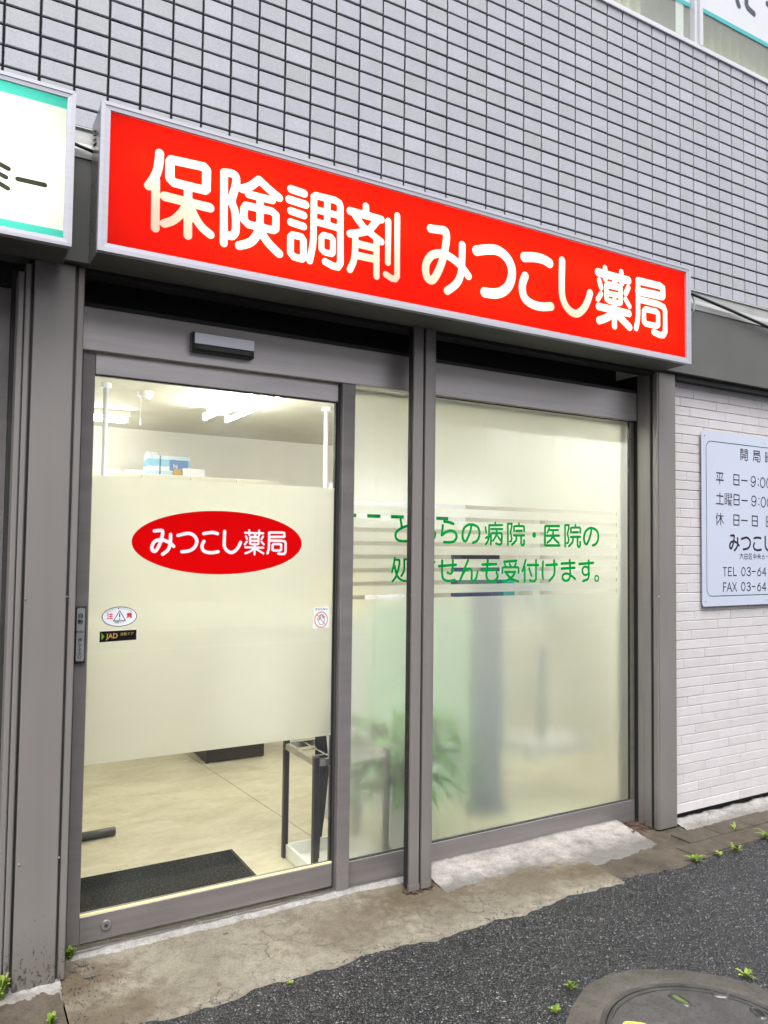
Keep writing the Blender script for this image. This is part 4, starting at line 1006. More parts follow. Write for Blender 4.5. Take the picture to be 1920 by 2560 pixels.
# ================================================================== SHOP FRONT FRAME
fr = thing('storefront_frame', 'brown grey aluminium door header and mullion around the shop entrance', 'frame', (1.2, 0.15, 2.2))
bx('header', 'alu_head', fr, 0.4185, 1.935, 0.140, 0.235, 2.210, 2.371, ch=0.002)
bx('header_cap', 'alu_dark', fr, 0.4185, 1.935, 0.150, 0.235, 2.372, 2.390)
bx('mullion', 'alu', fr, 1.520, 1.580, 0.141, 0.235, 0.006, 2.209, ch=0.0025)
bx('mullion', 'alu', fr, 1.936, 1.986, 0.150, 0.235, 0.006, 2.60, ch=0.0025)
bx('threshold', 'chrome', fr, 0.430, 1.519, 0.155, 0.235, 0.0, 0.0165)

# sliding door
dr = thing('sliding_door', 'sliding glass entrance door with frosted film band and metal bottom rail', 'door', (1.0, 0.19, 0.03))
bx('stile', 'alu', dr, 0.4425, 0.4875, 0.165, 0.205, 0.0315, 2.206, ch=0.002)
bx('bottom_rail', 'alu_h', dr, 0.488, 1.5085, 0.166, 0.205, 0.0315, 0.128, ch=0.002)
bx('glazing_bead', 'yellow_pl', dr, 0.488, 1.5085, 0.169, 0.176, 0.1285, 0.134)
bx('top_rail', 'alu_head', dr, 0.488, 1.5085, 0.168, 0.205, 2.128, 2.206, ch=0.002)
bx('gasket', 'black', dr, 0.4875, 1.507, 0.172, 0.19, 2.1225, 2.1275)
bx('stile', 'alu_dark', dr, 1.5085, 1.5185, 0.172, 0.205, 0.0315, 2.206)
bx('gasket', 'black', dr, 1.502, 1.508, 0.178, 0.19, 0.134, 2.1225)
MB().quad((0.4876, .181, .134), (1.5015, .181, .134), (1.5015, .181, 2.1222), (0.4876, .181, 2.1222)).build('glass_pane', 'glass', dr)
MB().quad((0.4876, 0.1838, 0.670), (1.5015, 0.1838, 0.670), (1.5015, 0.1838, 1.7475), (0.4876, 0.1838, 1.7475)).build('frosted_film', 'film', dr)
lk = MB().tube([(0.580, 0.168, 0.083), (0.580, 0.1605, 0.083), (0.580, 0.158, 0.083)], [0.0185, 0.0185, 0.0165], 28).build('lock', 'alu', dr)
MB().tube([(0.580, 0.159, 0.083), (0.580, 0.1565, 0.083)], [0.0075, 0.0065], 16).build('lock_core', 'alu_dark', lk)
bx('keyhole', 'black', lk, 0.5785, 0.5815, 0.1555, 0.157, 0.079, 0.087)

# fixed side pane between mullion and post, and the big shop window
def glazing(name, label, x0, x1, z0, z1, gl, top, fk, lab_film):
    w = thing(name, label, 'window', ((x0 + x1) / 2, 0.18, 0.0))
    return w
sp = thing('side_pane', 'narrow frosted side pane between door mullion and ribbed post', 'window', (1.7, 0.18, 0.0))
bx('bottom_rail', 'alu_h', sp, 1.5805, 1.9355, 0.166, 0.205, 0.004, 0.1175, ch=0.002)
bx('bead', 'alu_dark', sp, 1.5805, 1.9355, 0.172, 0.19, 0.1178, 0.1215)
MB().quad((1.582, .181, .1215), (1.9355, .181, .1215), (1.9355, .181, 2.208), (1.582, .181, 2.208)).build('glass_pane', 'glass', sp)
win = thing('shop_window', 'large frosted shop window with clear stripes and green lettering', 'window', (2.65, 0.18, 0.0))
bx('bottom_rail', 'alu_h', win, 1.9865, 3.3635, 0.166, 0.205, 0.0, 0.1175, ch=0.002)
bx('bead', 'alu_dark', win, 1.9865, 3.333, 0.172, 0.19, 0.1178, 0.1215)
bx('top_rail', 'alu_head', win, 1.9865, 3.3635, 0.145, 0.235, 2.211, 2.366, ch=0.002)
bx('rail_cap', 'alu_dark', win, 1.9865, 3.3635, 0.152, 0.235, 2.367, 2.384)
bx('gasket', 'black', win, 1.9865, 3.333, 0.174, 0.19, 2.2065, 2.2105)
bx('jamb', 'alu_shaded', win, 3.3345, 3.3635, 0.166, 0.205, 0.118, 2.2105, ch=0.002)  # frame metal darkened by colour where the post shades it
bx('gasket', 'black', win, 3.3305, 3.334, 0.172, 0.19, 0.1215, 2.2065)
MB().quad((1.9865, .181, .1215), (3.3305, .181, .1215), (3.3305, .181, 2.2065), (1.9865, .181, 2.2065)).build('glass_pane', 'glass', win)
GT = [1.698 - 0.0607 * k for k in range(8)]
GAP = 0.0195
def film(parent, x0, x1, xr, z0, z1, mat):
    """film sheet with horizontal clear slots; slots stop at xr"""
    mb = MB()
    y = 0.1838
    zs = z1
    for t in GT:
        mb.quad((x0, y, t), (x1, y, t), (x1, y, zs), (x0, y, zs))
        if xr < x1:
            mb.quad((xr, y, t - GAP), (x1, y, t - GAP), (x1, y, t), (xr, y, t))
        zs = t - GAP
    mb.quad((x0, y, z0), (x1, y, z0), (x1, y, zs), (x0, y, zs))
    return mb.build('frosted_film', mat, parent)
film(sp, 1.582, 1.9355, 1.9355, 0.1215, 2.208, 'film_win')
film(win, 1.9865, 3.3305, 3.246, 0.1215, 2.2065, 'film_win')
# split the lettering between the two panes (each piece of vinyl belongs to its glass)
gl_side = [s for s in GLYPHS['green'] if np.mean([p[0] for p in s[2]]) < 1960]
gl_win = [s for s in GLYPHS['green'] if np.mean([p[0] for p in s[2]]) >= 1960]
lettering('window_lettering', gl_side, 0.1795, 0.0025, 'vt_green', sp)
lettering('window_lettering', gl_win, 0.1795, 0.0025, 'vt_green', win)

# ------------------------------------------------------------------ things on the door
so = thing('oval_sticker', 'red oval sticker with white shop name on the door glass', 'sticker', (0.994, 0.18, 1.50))
sheet('sticker_sheet', ellipse_pts(0.994, 1.500, 0.355, 0.1285, 0.1800), 0.0006, 'vt_red', so)
lettering('shop_name', GLYPHS['oval'], 0.1792, 0.0022, 'vt_white', so)

st = thing('caution_sticker', 'white oval caution sticker with exclamation triangle on the door', 'sticker', (0.602, 0.18, 1.2145))
sheet('sticker_rim', ellipse_pts(0.602, 1.2145, 0.0645, 0.0378, 0.1802), 0.0004, 'vt_black', st)
sheet('sticker_sheet', ellipse_pts(0.602, 1.2145, 0.0618, 0.0352, 0.1797), 0.0004, 'vt_pale', st)
lettering('triangle', [('c', 2.6, [(602, 1237), (580, 1199), (624, 1199)]), ('l', 3.8, [(602, 1225), (602, 1214)]), ('l', 4.2, [(602, 1205), (602, 1205.3)])], 0.1793, 0.0006, 'vt_black', st)
text('red_character', '注', 0.024, 0.567, 0.1793, 1.2155, 'vt_red', st, fat=0.02)
text('red_character', '意', 0.024, 0.638, 0.1793, 1.2155, 'vt_red', st, fat=0.02)
text('small_print', '自動ドア', 0.0092, 0.602, 0.1793, 1.1925, 'vt_black', st)
for k, ch in enumerate('かけ込まない●立ち止まらない'):
    a = math.radians(146 - k * 112 / 13)
    text('small_print', ch, 0.0066, 0.602 + 0.0545 * math.cos(a), 0.1793, 1.2145 + 0.0305 * math.sin(a), 'vt_black', st, rot=math.radians(90) - math.atan2(0.0305 * math.sin(a) * 1.8, 0.0545 * math.cos(a)))

sj = thing('maker_sticker', 'black strip sticker with gold letters under the caution oval', 'sticker', (0.599, 0.18, 1.142))
sheet('sticker_sheet', [(0.532, 0.18, 1.121), (0.666, 0.18, 1.1245), (0.666, 0.18, 1.1625), (0.532, 0.18, 1.161)], 0.0005, 'vt_black', sj)
text('gold_lettering', 'JAD', 0.026, 0.577, 0.1795, 1.142, 'vt_gold', sj, sx=0.95, fat=0.02)
text('gold_lettering', '自動ドア', 0.0125, 0.631, 0.1795, 1.1475, 'vt_gold', sj)
MB().poly([(0.5385, 0.1795, 1.1275), (0.549, 0.1795, 1.141), (0.5385, 0.1795, 1.155)]).build('arrow_mark', 'vt_lime', sj)

sh = thing('no_touch_sticker', 'small square sticker with crossed out hand near the right door edge', 'sticker', (1.447, 0.18, 1.18))
sheet('sticker_sheet', rounded_rect(1.4105, 1.4835, 1.1345, 1.2265, 0.003, 0.1801, 3), 0.0005, 'vt_pale', sh)
text('caption', 'さわらない', 0.0128, 1.447, 0.1796, 1.2165, 'vt_black', sh, fat=0.012)
lettering('hand_mark', [('l', 2.0, [(1441, 1150), (1431, 1167), (1428, 1176), (1432, 1177), (1438, 1169), (1438, 1191), (1441, 1193), (1444, 1190), (1444, 1178), (1445, 1194), (1448, 1196), (1451, 1193), (1451, 1178), (1452, 1192), (1455, 1193), (1457, 1190), (1457, 1176), (1459, 1186), (1462, 1186), (1463, 1182), (1461, 1162), (1456, 1151), (1441, 1150)])], 0.1796, 0.0007, 'vt_black', sh)
lettering('ban_ring', [('sc', 4.6, [(1446 + 30 * math.cos(k * .5236), 1172 + 33 * math.sin(k * .5236)) for k in range(12)]), ('l', 4.0, [(1425, 1195), (1467, 1149)])], 0.1792, 0.0008, 'vt_orange', sh)

# push plate on the door stile
pp = thing('push_plate', 'slim black automatic door push switch on the left door stile', 'door switch', (0.456, 0.16, 1.156))
MB().box(0.4365, 0.4785, 0.148, 0.1655, 1.051, 1.261, ch=0.006).build('switch_body', 'black', pp)
sheet('face_plate', rounded_rect(0.4450, 0.4730, 1.060, 1.2535, 0.006, 0.1466, 4), 0.0016, 'flash', pp)
text('plate_lettering', '自', 0.021, 0.4575, 0.1462, 1.224, 'vt_black', pp, fat=0.012)
text('plate_lettering', '動', 0.021, 0.4575, 0.1462, 1.201, 'vt_black', pp, fat=0.012)
text('plate_lettering', 'PUSH', 0.0105, 0.4575, 0.1462, 1.166, 'vt_black', pp, fat=0.012)
for k, ch in enumerate('押して下さい'):
    text('plate_lettering', ch, 0.0135, 0.4575, 0.1462, 1.136 - k * 0.0125, 'vt_black', pp, fat=0.012)

# door sensor on the header
se = thing('door_sensor', 'black and silver motion sensor on the door header', 'sensor', (0.96, 0.12, 2.29))
mb = MB().box(0.834, 1.090, 0.098, 0.1405, 2.252, 2.3265, ch=0.008)
mb.build('sensor_body', 'black', se)
sheet('face_plate', rounded_rect(0.842, 1.086, 2.281, 2.3225, 0.003, 0.0955, 3), 0.003, 'face_silver', se)
bx('sensor_window', 'alu_dark', se, 0.858, 1.074, 0.0965, 0.099, 2.261, 2.275)

# ================================================================== RED ILLUMINATED SIGN
SX0, SX1, SZ0, SZ1, SY = 0.420, 3.360, 2.459, 2.967, -0.222
rsn = thing('red_sign', 'long red illuminated shop sign box with glowing white lettering above the door', 'sign', ((SX0 + SX1) / 2, -0.12, 2.71))
IX0, IX1, IZ0, IZ1 = 0.4505, 3.327, 2.488, 2.9405
def frame4(parent, x0, x1, z0, z1, ix0, ix1, iz0, iz1, y, depth, mat):
    def bar(o1, o2, i1, i2):
        mb = MB()
        m1 = [(a * .55 + b * .45) for a, b in zip(o1, i1)]
        m2 = [(a * .55 + b * .45) for a, b in zip(o2, i2)]
        P = lambda q, yy: (q[0], yy, q[1])
        mb.quad(P(o1, y), P(o2, y), P(m2, y), P(m1, y))
        mb.quad(P(m1, y), P(m2, y), P(m2, y + .002), P(m1, y + .002))
        mb.quad(P(m1, y + .002), P(m2, y + .002), P(i2, y + .003), P(i1, y + .003))
        mb.quad(P(i1, y + .003), P(i2, y + .003), P(i2, y + .016), P(i1, y + .016))
        mb.quad(P(o1, y + depth), P(o2, y + depth), P(o2, y), P(o1, y))
        mb.build('frame_bar', mat, parent)
    g = 0.0006
    bar((x0 + g, z1), (x1 - g, z1), (ix0 + g, iz1), (ix1 - g, iz1))
    bar((x1, z1 - g), (x1, z0 + g), (ix1, iz1 - g), (ix1, iz0 + g))
    bar((x1 - g, z0), (x0 + g, z0), (ix1 - g, iz0), (ix0 + g, iz0))
    bar((x0, z0 + g), (x0, z1 - g), (ix0, iz0 + g), (ix0, iz1 - g))
frame4(rsn, SX0, SX1, SZ0, SZ1, IX0, IX1, IZ0, IZ1, SY, 0.026, 'silver')
def housing(parent, x0, x1, z0, z1, y0, y1):
    t = 0.004
    mb = MB()
    mb.box(x0, x0 + t, y0, y1, z0, z1)
    mb.box(x1 - t, x1, y0, y1, z0, z1)
    mb.box(x0 + t, x1 - t, y0, y1, z1 - t, z1)
    mb.build('housing', 'housing', parent)
    MB().box(x0 + t, x1 - t, y0, y1, z0, z0 + t).build('underside', 'under', parent)
    MB().box(x0 + t, x1 - t, y1 - t, y1, z0 + t, z1 - t).build('back_panel', 'white', parent)
    mb = MB()
    mb.box(x0 + t, x0 + t + .002, y0 + .02, y1 - t, z0 + t, z1 - t)
    mb.box(x1 - t - .002, x1 - t, y0 + .02, y1 - t, z0 + t, z1 - t)
    mb.box(x0 + t + .002, x1 - t - .002, y0 + .02, y1 - t, z1 - t - .002, z1 - t)
    mb.box(x0 + t + .002, x1 - t - .002, y0 + .02, y1 - t, z0 + t, z0 + t + .002)
    mb.build('reflector', 'white', parent)
housing(rsn, SX0 + .002, SX1 - .002, SZ0 + .002, SZ1 - .002, -0.195, -0.034)
for k in range(4):
    z = 2.862 + 0.0165 * k
    MB().tube([(0.4225, -0.125 + .006 * k, z), (0.4185, -0.10, z + .006), (0.4225, -0.075 - .004 * k, z + .012)], 0.0032, 8).build('vent_louvre', 'black', rsn)
# panel with the letters cut out of it, lettering fitted flush
YP = -0.2100
d = 0.004
nx, nz = int(round((IX1 - IX0) / d)) + 1, int(round((IZ1 - IZ0) / d)) + 1
allst = [s for k in range(1, 11) for s in GLYPHS['sign_%d' % k]]
F = field(allst, IX0, IZ0, nx, nz, d)
mb = MB()
ms(mb, -F, IX0, IZ0, d, YP)
mb.build('red_panel', 'ac_red', rsn)
for k in range(1, 11):
    g = GLYPHS['sign_%d' % k]
    P = np.array([q for s in g for q in s[2]]) * .001
    i0 = max(0, int((P[:, 0].min() - .03 - IX0) / d)); i1 = min(nx, int((P[:, 0].max() + .03 - IX0) / d) + 2)
    sub = field(g, IX0 + i0 * d, IZ0, i1 - i0, nz, d)
    mb = MB()
    ms(mb, sub, IX0 + i0 * d, IZ0, d, YP)
    mb.build('sign_character', 'ac_white', rsn)
# fluorescent tubes inside the sign: staggered rows
for x0, x1, z in ((0.52, 1.08, 2.800), (1.10, 1.66, 2.795), (1.70, 2.28, 2.800), (2.30, 2.88, 2.800), (2.90, 3.28, 2.790),
                  (0.80, 1.36, 2.605), (1.84, 2.36, 2.615), (2.68, 3.26, 2.600)):
    MB().tube([(x0, -0.150, z), (x1, -0.150, z)], 0.013, 10).build('lamp_tube', 'signtube', rsn)

# teal and white sign at the left edge
ts = thing('teal_sign', 'white illuminated sign with teal stripes cut off at the left edge', 'sign', (-0.2, -0.12, 2.71))
TX0, TX1 = -1.10, 0.341
frame4(ts, TX0, TX1, 2.452, 2.968, TX0 + .028, 0.3155, 2.476, 2.942, SY, 0.026, 'silver')
housing(ts, TX0 + .002, TX1 - .002, 2.454, 2.966, -0.195, -0.034)
for nm, mt, z0, z1 in (('stripe', 'ac_teal', 2.476, 2.503), ('white_panel', 'ac_pure', 2.503, 2.907), ('stripe', 'ac_teal', 2.907, 2.942)):
    MB().quad((TX0 + .028, YP, z0), (0.3155, YP, z0), (0.3155, YP, z1), (TX0 + .028, YP, z1)).build(nm, mt, ts)
lettering('sign_lettering', [(f, w, p) for f, w, p in GLYPHS['teal']], YP - 0.0015, 0.0025, 'ac_black', ts)
for z in (2.62, 2.78):
    MB().tube([(-1.0, -0.150, z), (0.245, -0.150, z)], 0.013, 10).build('lamp_tube', 'tealtube', ts)

# cables
tag(MB().tube([(3.30, -0.045, 2.95), (3.582, -0.06, 2.912), (3.913, -0.06, 2.876), (4.258, -0.06, 2.833), (5.2, -0.06, 2.70), (6.5, -0.06, 2.56)], 0.0085, 8).build('power_cable', 'cable', None, True), 'black cable sagging to the right from the red sign end', 'cable')
tag(MB().tube([(3.355, -0.05, 2.905), (3.50, -0.055, 2.925), (3.585, -0.055, 2.905), (3.603, -0.055, 2.872), (3.598, -0.055, 2.83), (3.578, -0.05, 2.798), (3.50, -0.04, 2.775), (3.355, -0.04, 2.765)], 0.0055, 8).build('conduit_loop', 'conduit', None, True), 'grey conduit loop bulging from the right end of the red sign', 'conduit')
tag(MB().tube([(0.25, -0.06, 2.89), (0.33, -0.055, 2.884), (0.38, -0.05, 2.874), (0.45, -0.05, 2.862)], 0.006, 8).build('sign_cable', 'cable', None, True), 'short dark cable between the teal sign and the red sign', 'cable')

# ================================================================== BRICK SIDING AND HOURS BOARD
sd = thing('siding_wall', 'white brick pattern siding wall right of the steel post', 'wall', (4.5, 0.1, 0.04))
SY0 = 0.056
bx('joint_backing', 'joint', sd, 3.509, 9.0, SY0, 0.14, 0.036, 2.46)
bx('base_gap', 'void', sd, 3.509, 9.0, 0.075, 0.14, 0.0, 0.0355)
CH = 0.0528
starts = [0.285, 0.03, 0.24, 0.115, 0.30, 0.03, 0.185, 0.10, 0.215, 0.06, 0.27, 0.15]
BL = 0.316
cache = {}
def brick_mesh(w, last):
    key = (round(w, 3), last)
    if key not in cache:
        cache[key] = MB().box(0, w - 0.0020, 0, 0.008, 0.0, CH - 0.0026, ch=0.0022).mesh('brick', MAT['brick'])
    return cache[key]
rs = random.Random(4)
far = MB()
nr = int(round((2.452 - 0.038) / CH))
for j in range(nr):
    z = 0.038 + j * CH
    x = 3.511
    w = starts[j % len(starts)]
    while x < 8.9:
        w2 = w if w > 0.02 else BL
        if x < 4.75:
            o = bpy.data.objects.new('brick', brick_mesh(w2, False))
            COL.objects.link(o)
            o.parent = sd
            o.location = Vector((x, SY0 - 0.0042 + rs.uniform(-.0006, .0006), z)) - sd.location
        else:
            far.box(x, x + w2 - .0028, SY0 - 0.006, SY0 + .006, z, z + CH - .0034, ch=0.0028)
        x += w2
        w = BL
o = far.build('brick_field', 'brick', sd)
o['kind'] = 'stuff'

hb = thing('hours_board', 'pale blue white opening hours board screwed to the brick siding', 'sign', (4.2, 0.03, 1.68))
BX0, BX1, BZ0, BZ1 = 3.764, 4.72, 1.1715, 2.1815
sheet('board_panel', rounded_rect(BX0, BX1, BZ0, BZ1, 0.018, 0.0305), 0.004, 'board', hb)
bx('spacer', 'void', hb, BX0 + .03, BX1 - .03, 0.0345, 0.050, BZ0 + .03, BZ1 - .03)
def ring(name, outer, inner, mat, parent):
    mb = MB()
    n = len(outer)
    for k in range(n):
        j = (k + 1) % n
        mb.quad(outer[k], outer[j], inner[j], inner[k])
    return mb.build(name, mat, parent)
ring('border_line', rounded_rect(BX0 + .036, BX1 - .036, BZ0 + .056, BZ1 - .056, 0.046, 0.0299, 8), rounded_rect(BX0 + .0405, BX1 - .0405, BZ0 + .0605, BZ1 - .0605, 0.0415, 0.0299, 8), 'ink_line', hb)
lettering('board_lettering', GLYPHS['board'], 0.0298, 0.0015, 'ink', hb)
for x, z in ((BX0 + .025, BZ1 - .03), (BX0 + .025, 1.68), (BX0 + .025, BZ0 + .03), (4.35, BZ1 - .028), (4.35, BZ0 + .028)):
    MB().tube([(x, 0.0305, z), (x, 0.0282, z)], [0.0042, 0.003], 10).build('screw', 'chrome', hb)

# ================================================================== INTERIOR
FZ = 0.030
CZ = 2.53
structure(bx('interior_floor', 'floor', None, 0.25, 4.7, 0.206, 4.30, -0.1, FZ))
structure(bx('floor_joint', 'dkbrown', None, 1.607, 1.6095, 0.206, 4.29, FZ, FZ + .0006)).rotation_euler = (0, 0, math.radians(4.2))
bpy.data.objects['floor_joint'].location = (0.12, -0.11, 0)
structure(bx('interior_back_wall', 'white_int', None, 0.25, 4.7, 4.30, 4.36, 0.0, 2.6))
structure(bx('interior_side_wall', 'white_int', None, 0.25, 0.31, 0.31, 4.30, 0.0, 2.6))
structure(bx('interior_side_wall', 'white_int', None, 4.64, 4.70, 0.31, 4.30, 0.0, 2.6))
structure(bx('interior_front_wall', 'white_int', None, 3.50, 4.70, 0.15, 0.30, 0.0, 2.6))
structure(bx('interior_ceiling', 'ceil_int', None, 0.25, 4.7, 0.401, 4.30, CZ, 2.6))
structure(bx('interior_lintel', 'white_int', None, 0.31, 4.64, 0.331, 0.40, 2.207, 2.60))

structure(bx('window_reveal', 'slate', None, 3.40, 3.499, 0.31, 0.36, 0.03, 1.20))
mt_ = thing('door_mat', 'charcoal ribbed mat on the shop floor just inside the door', 'mat', (0.9, 0.48, FZ))
MB().box(0.33, 1.262, 0.235, 0.745, FZ, FZ + .006).build('mat_border', 'void', mt_)
MB().box(0.345, 1.245, 0.250, 0.729, FZ + .0062, FZ + .0105).build('mat_pile', 'mat', mt_)

# counter with dark plinth
ct = thing('counter', 'cream reception counter on a dark brown plinth', 'counter', (1.9, 2.5, FZ))
bx('plinth', 'dkbrown', ct, 1.590, 1.995, 2.22, 2.60, FZ + .006, 0.165)
bx('carcass', 'white_int', ct, 1.56, 2.02, 2.19, 2.66, 0.1655, 0.98)
bx('counter_top', 'white_int', ct, 0.55, 4.60, 2.15, 2.70, 0.981, 1.02)
bx('leg_panel', 'white_int', ct, 4.54, 4.59, 2.19, 2.66, FZ, 0.98)
for x in (1.60, 1.985):
    MB().tube([(x, 2.24, FZ), (x, 2.24, FZ + .006)], 0.012, 8).build('leveller', 'black', ct)
for x, nm in ((0.905, 'slim white pole from counter to ceiling at the left, crossing the wall lamp'), (2.49, 'slim white pole from counter to ceiling at the right of the door view')):
    p = thing('partition_pole', nm, 'pole', (x, 2.34, 1.02), 'poles standing on the counter')
    MB().tube([(x, 2.34, 1.02), (x, 2.34, CZ - .03)], 0.016, 12).build('pole_shaft', 'white_pole', p, True)
    MB().tube([(x, 2.34, CZ - .03), (x, 2.34, CZ)], [0.035, 0.035], 14).build('ceiling_flange', 'white_pole', p)

# wall cupboard with cartons on top
cb = thing('cupboard', 'tall cream cupboard against the back wall under the cartons', 'cupboard', (1.6, 3.7, FZ))
bx('carcass', 'white_int', cb, 1.0, 2.6, 3.52, 4.29, FZ, 2.062)
for k in range(4):
    bx('cupboard_door', 'ceil_int', cb, 1.005 + .4 * k, 1.395 + .4 * k, 3.505, 3.519, 0.10, 2.055)

def carton_mat():
    t = NT('white and blue printed carton')
    v = t.coord()
    z = t.n('SeparateXYZ', Vector=v).outputs['Z']
    n = t.noise(v, 14, 2)
    k = t.ramp(t.math('ADD', z, t.math('MULTIPLY', n, 0.06)), [(0.0, (0.45, 0.62, 0.75)), (0.06, (0.75, 0.8, 0.85)), (0.10, (0.25, 0.5, 0.72)), (0.155, (0.55, 0.72, 0.82)), (0.18, (0.82, 0.83, 0.80))], 'CONSTANT')
    return t.end(t.pbr(k, 0.5))
MAT['carton'] = carton_mat()
MAT['cardboard'] = painted('brown cardboard', (0.45, 0.30, 0.13, 1), 0.8, 0, 0.1, 20)
MAT['print_blue'] = painted('blue carton print', (0.12, 0.22, 0.45, 1), 0.5, 0, 0.1)
def carton(x0, w, label, n_print):
    c = thing('carton', label, 'carton', (x0, 3.7, 2.063), 'cartons on the cupboard')
    mb = MB().box(0, w, 0, 0.20, 0, 0.155)
    o = mb.build('carton_body', 'carton', None)
    o.parent = c
    o.location = (0, -0.15, 0)
    mb = MB()
    z0, z1 = 0.1555, 0.195
    mb.quad((0, 0, z0), (w, 0, z0), (w, .09, z1), (0, .09, z1))
    mb.quad((0, .20, z0), (0, .11, z1), (w, .11, z1), (w, .20, z0))
    mb.poly([(0, 0, z0), (0, .09, z1), (0, .11, z1), (0, .20, z0)])
    mb.poly([(w, 0, z0), (w, .20, z0), (w, .11, z1), (w, .09, z1)])
    mb.quad((0, .09, z1), (w, .09, z1), (w, .11, z1), (0, .11, z1))
    o = mb.build('gable_top', 'vinyl_white', None)
    o.parent = c
    o.location = (0, -0.15, 0)
    if n_print:
        o = bx('print_panel', 'print_blue', c, x0 + w * .3, x0 + w * .95, 3.5475, 3.549, 2.10, 2.19)
        text('carton_lettering', 'N', 0.05, x0 + w * .5, 3.5468, 2.135, 'vinyl_white', c)
carton(1.47, 0.085, 'left slim white and blue carton on the cupboard', False)
carton(1.565, 0.24, 'wide white and blue carton with dark blue panel on the cupboard', True)
tag(bx('small_box', 'cardboard', None, 1.665, 1.735, 3.525, 3.545, 2.063, 2.115), 'small brown cardboard box in front of the wide carton', 'box')
tag(bx('small_box', 'vinyl_white', None, 1.74, 1.93, 3.525, 3.60, 2.063, 2.125), 'low white paper box right of the brown cardboard box', 'box')
for k, x in enumerate((1.085, 1.275)):
    f = thing('picture_frame', ['leftmost small framed notice just showing above the frosted film', 'small framed notice between the leftmost frame and the cartons'][k], 'frame', (x + .08, 3.55, 2.063), 'framed notices on the cupboard')
    bx('frame_border', 'chrome', f, x, x + .16, 3.54, 3.552, 2.063, 2.088)
    bx('notice', 'vinyl_white', f, x + .006, x + .154, 3.538, 3.5395, 2.063, 2.082)

# lamps
def lamp(x0, x1, y0, y1, along_y, label, two, tm='tube'):
    l = thing('ceiling_lamp', label, 'lamp', ((x0 + x1) / 2, (y0 + y1) / 2, CZ), 'fluorescent lamps in the shop')
    bx('lamp_base', 'white', l, x0, x1, y0, y1, CZ - .045, CZ - .0005)
    if along_y:
        xs = (x0 - .022, x1 + .022) if two else ((x0 + x1) / 2,)
        for x in xs:
            MB().tube([(x, y0 + .03, CZ - .085), (x, y1 - .03, CZ - .085)], 0.0155, 12).build('lamp_tube', tm, l, True)
            for y in (y0 + .015, y1 - .015):
                MB().box(x - .012, x + .012, y - .012, y + .012, CZ - .103, CZ - .0455).build('lamp_holder', 'white', l)
    else:
        MB().tube([(x0 + .03, (y0 + y1) / 2, CZ - .075), (x1 - .03, (y0 + y1) / 2, CZ - .075)], 0.0155, 12).build('lamp_tube', tm, l, True)
        for x in (x0 + .015, x1 - .015):
            MB().box(x - .012, x + .012, (y0 + y1) / 2 - .012, (y0 + y1) / 2 + .012, CZ - .09, CZ - .0455).build('lamp_holder', 'white', l)
lamp(1.73, 1.86, 1.70, 2.85, True, 'lit twin tube ceiling lamp deeper in the shop seen over the frosted film', True)
lamp(1.80, 1.93, 0.50, 1.65, True, 'lit twin tube ceiling lamp nearest the shop window', True, 'tube_front')
lamp(2.70, 3.90, 0.80, 0.88, False, 'added unseen tube lamp brightening the right half of the shop behind the frosted window', False, 'tube_added')  # unseen lamp, added to brighten the room and film on the right
lamp(0.10 + .25, 1.27, 3.36, 3.44, False, 'lit single tube lamp near the back wall behind the left pole', False)
sm = thing('smoke_detector', 'round white smoke detector with pull cord on the shop ceiling', 'smoke detector', (1.19, 2.49, CZ))
MB().tube([(1.19, 2.49, CZ), (1.19, 2.49, CZ - .025), (1.19, 2.49, CZ - .05)], [0.055, 0.05, 0.03], 20).build('detector_body', 'white', sm)
MB().tube([(1.155, 2.47, CZ - .02), (1.155, 2.47, CZ - .23)], 0.0012, 6).build('cord', 'white', sm)
MB().tube([(1.155, 2.47, CZ - .19), (1.155, 2.47, CZ - .235)], [0.004, 0.007], 8).build('cord_pull', 'white', sm)

# tubular foot of a stand at the left
tag(MB().tube([(0.35, 1.185, FZ + .022), (0.805, 1.203, FZ + .022), (0.812, 1.203, FZ + .022)], [0.021, 0.021, 0.019], 16).build('stand_foot', 'tubegrey', None, True), 'dark grey metal tube foot lying on the floor at the left', 'stand foot')

# umbrella stand and umbrellas
us = thing('umbrella_stand', 'black legged umbrella stand with steel top grid and white tray', 'umbrella stand', (1.63, 0.38, FZ))
UX0, UX1, UY0, UY1, UH = 1.450, 1.800, 0.215, 0.545, 0.575
for x in (UX0, UX1):
    for y in (UY0, UY1):
        bx('leg', 'black', us, x - .0125, x + .0125, y - .0125, y + .0125, FZ + .002, UH, ch=0.003)
mb = MB()
for x in (UX0, UX1):
    mb.box(x - .010, x + .010, UY0 + .0127, UY1 - .0127, UH - .040, UH - .012)
mb.box(UX0 + .0127, UX1 - .0127, UY0 - .01, UY0 + .01, UH - .040, UH - .012)
mb.box(UX0 + .0127, UX1 - .0127, UY1 - .01, UY1 + .01, UH - .040, UH - .012)
mb.build('top_frame', 'chrome', us)
mb = MB()
for k in range(1, 4):
    x = UX0 + (UX1 - UX0) * k / 4
    mb.tube([(x, UY0 + .01, UH - .02), (x, UY1 - .01, UH - .02)], 0.003, 6)
for k in range(1, 3):
    y = UY0 + (UY1 - UY0) * k / 3
    mb.tube([(UX0 + .01, y, UH - .026), (UX1 - .01, y, UH - .026)], 0.003, 6)
mb.build('grid', 'chrome', us)
mb = MB()
t0, t1 = FZ + .004, FZ + .065
mb.box(UX0 + .012, UX1 - .012, UY0 + .012, UY1 - .012, t0, t0 + .006)
mb.box(UX0 + .0, UX0 + .012, UY0 + .013, UY1 - .013, t0, t1, ch=0.003)
mb.box(UX1 - .012, UX1, UY0 + .013, UY1 - .013, t0, t1, ch=0.003)
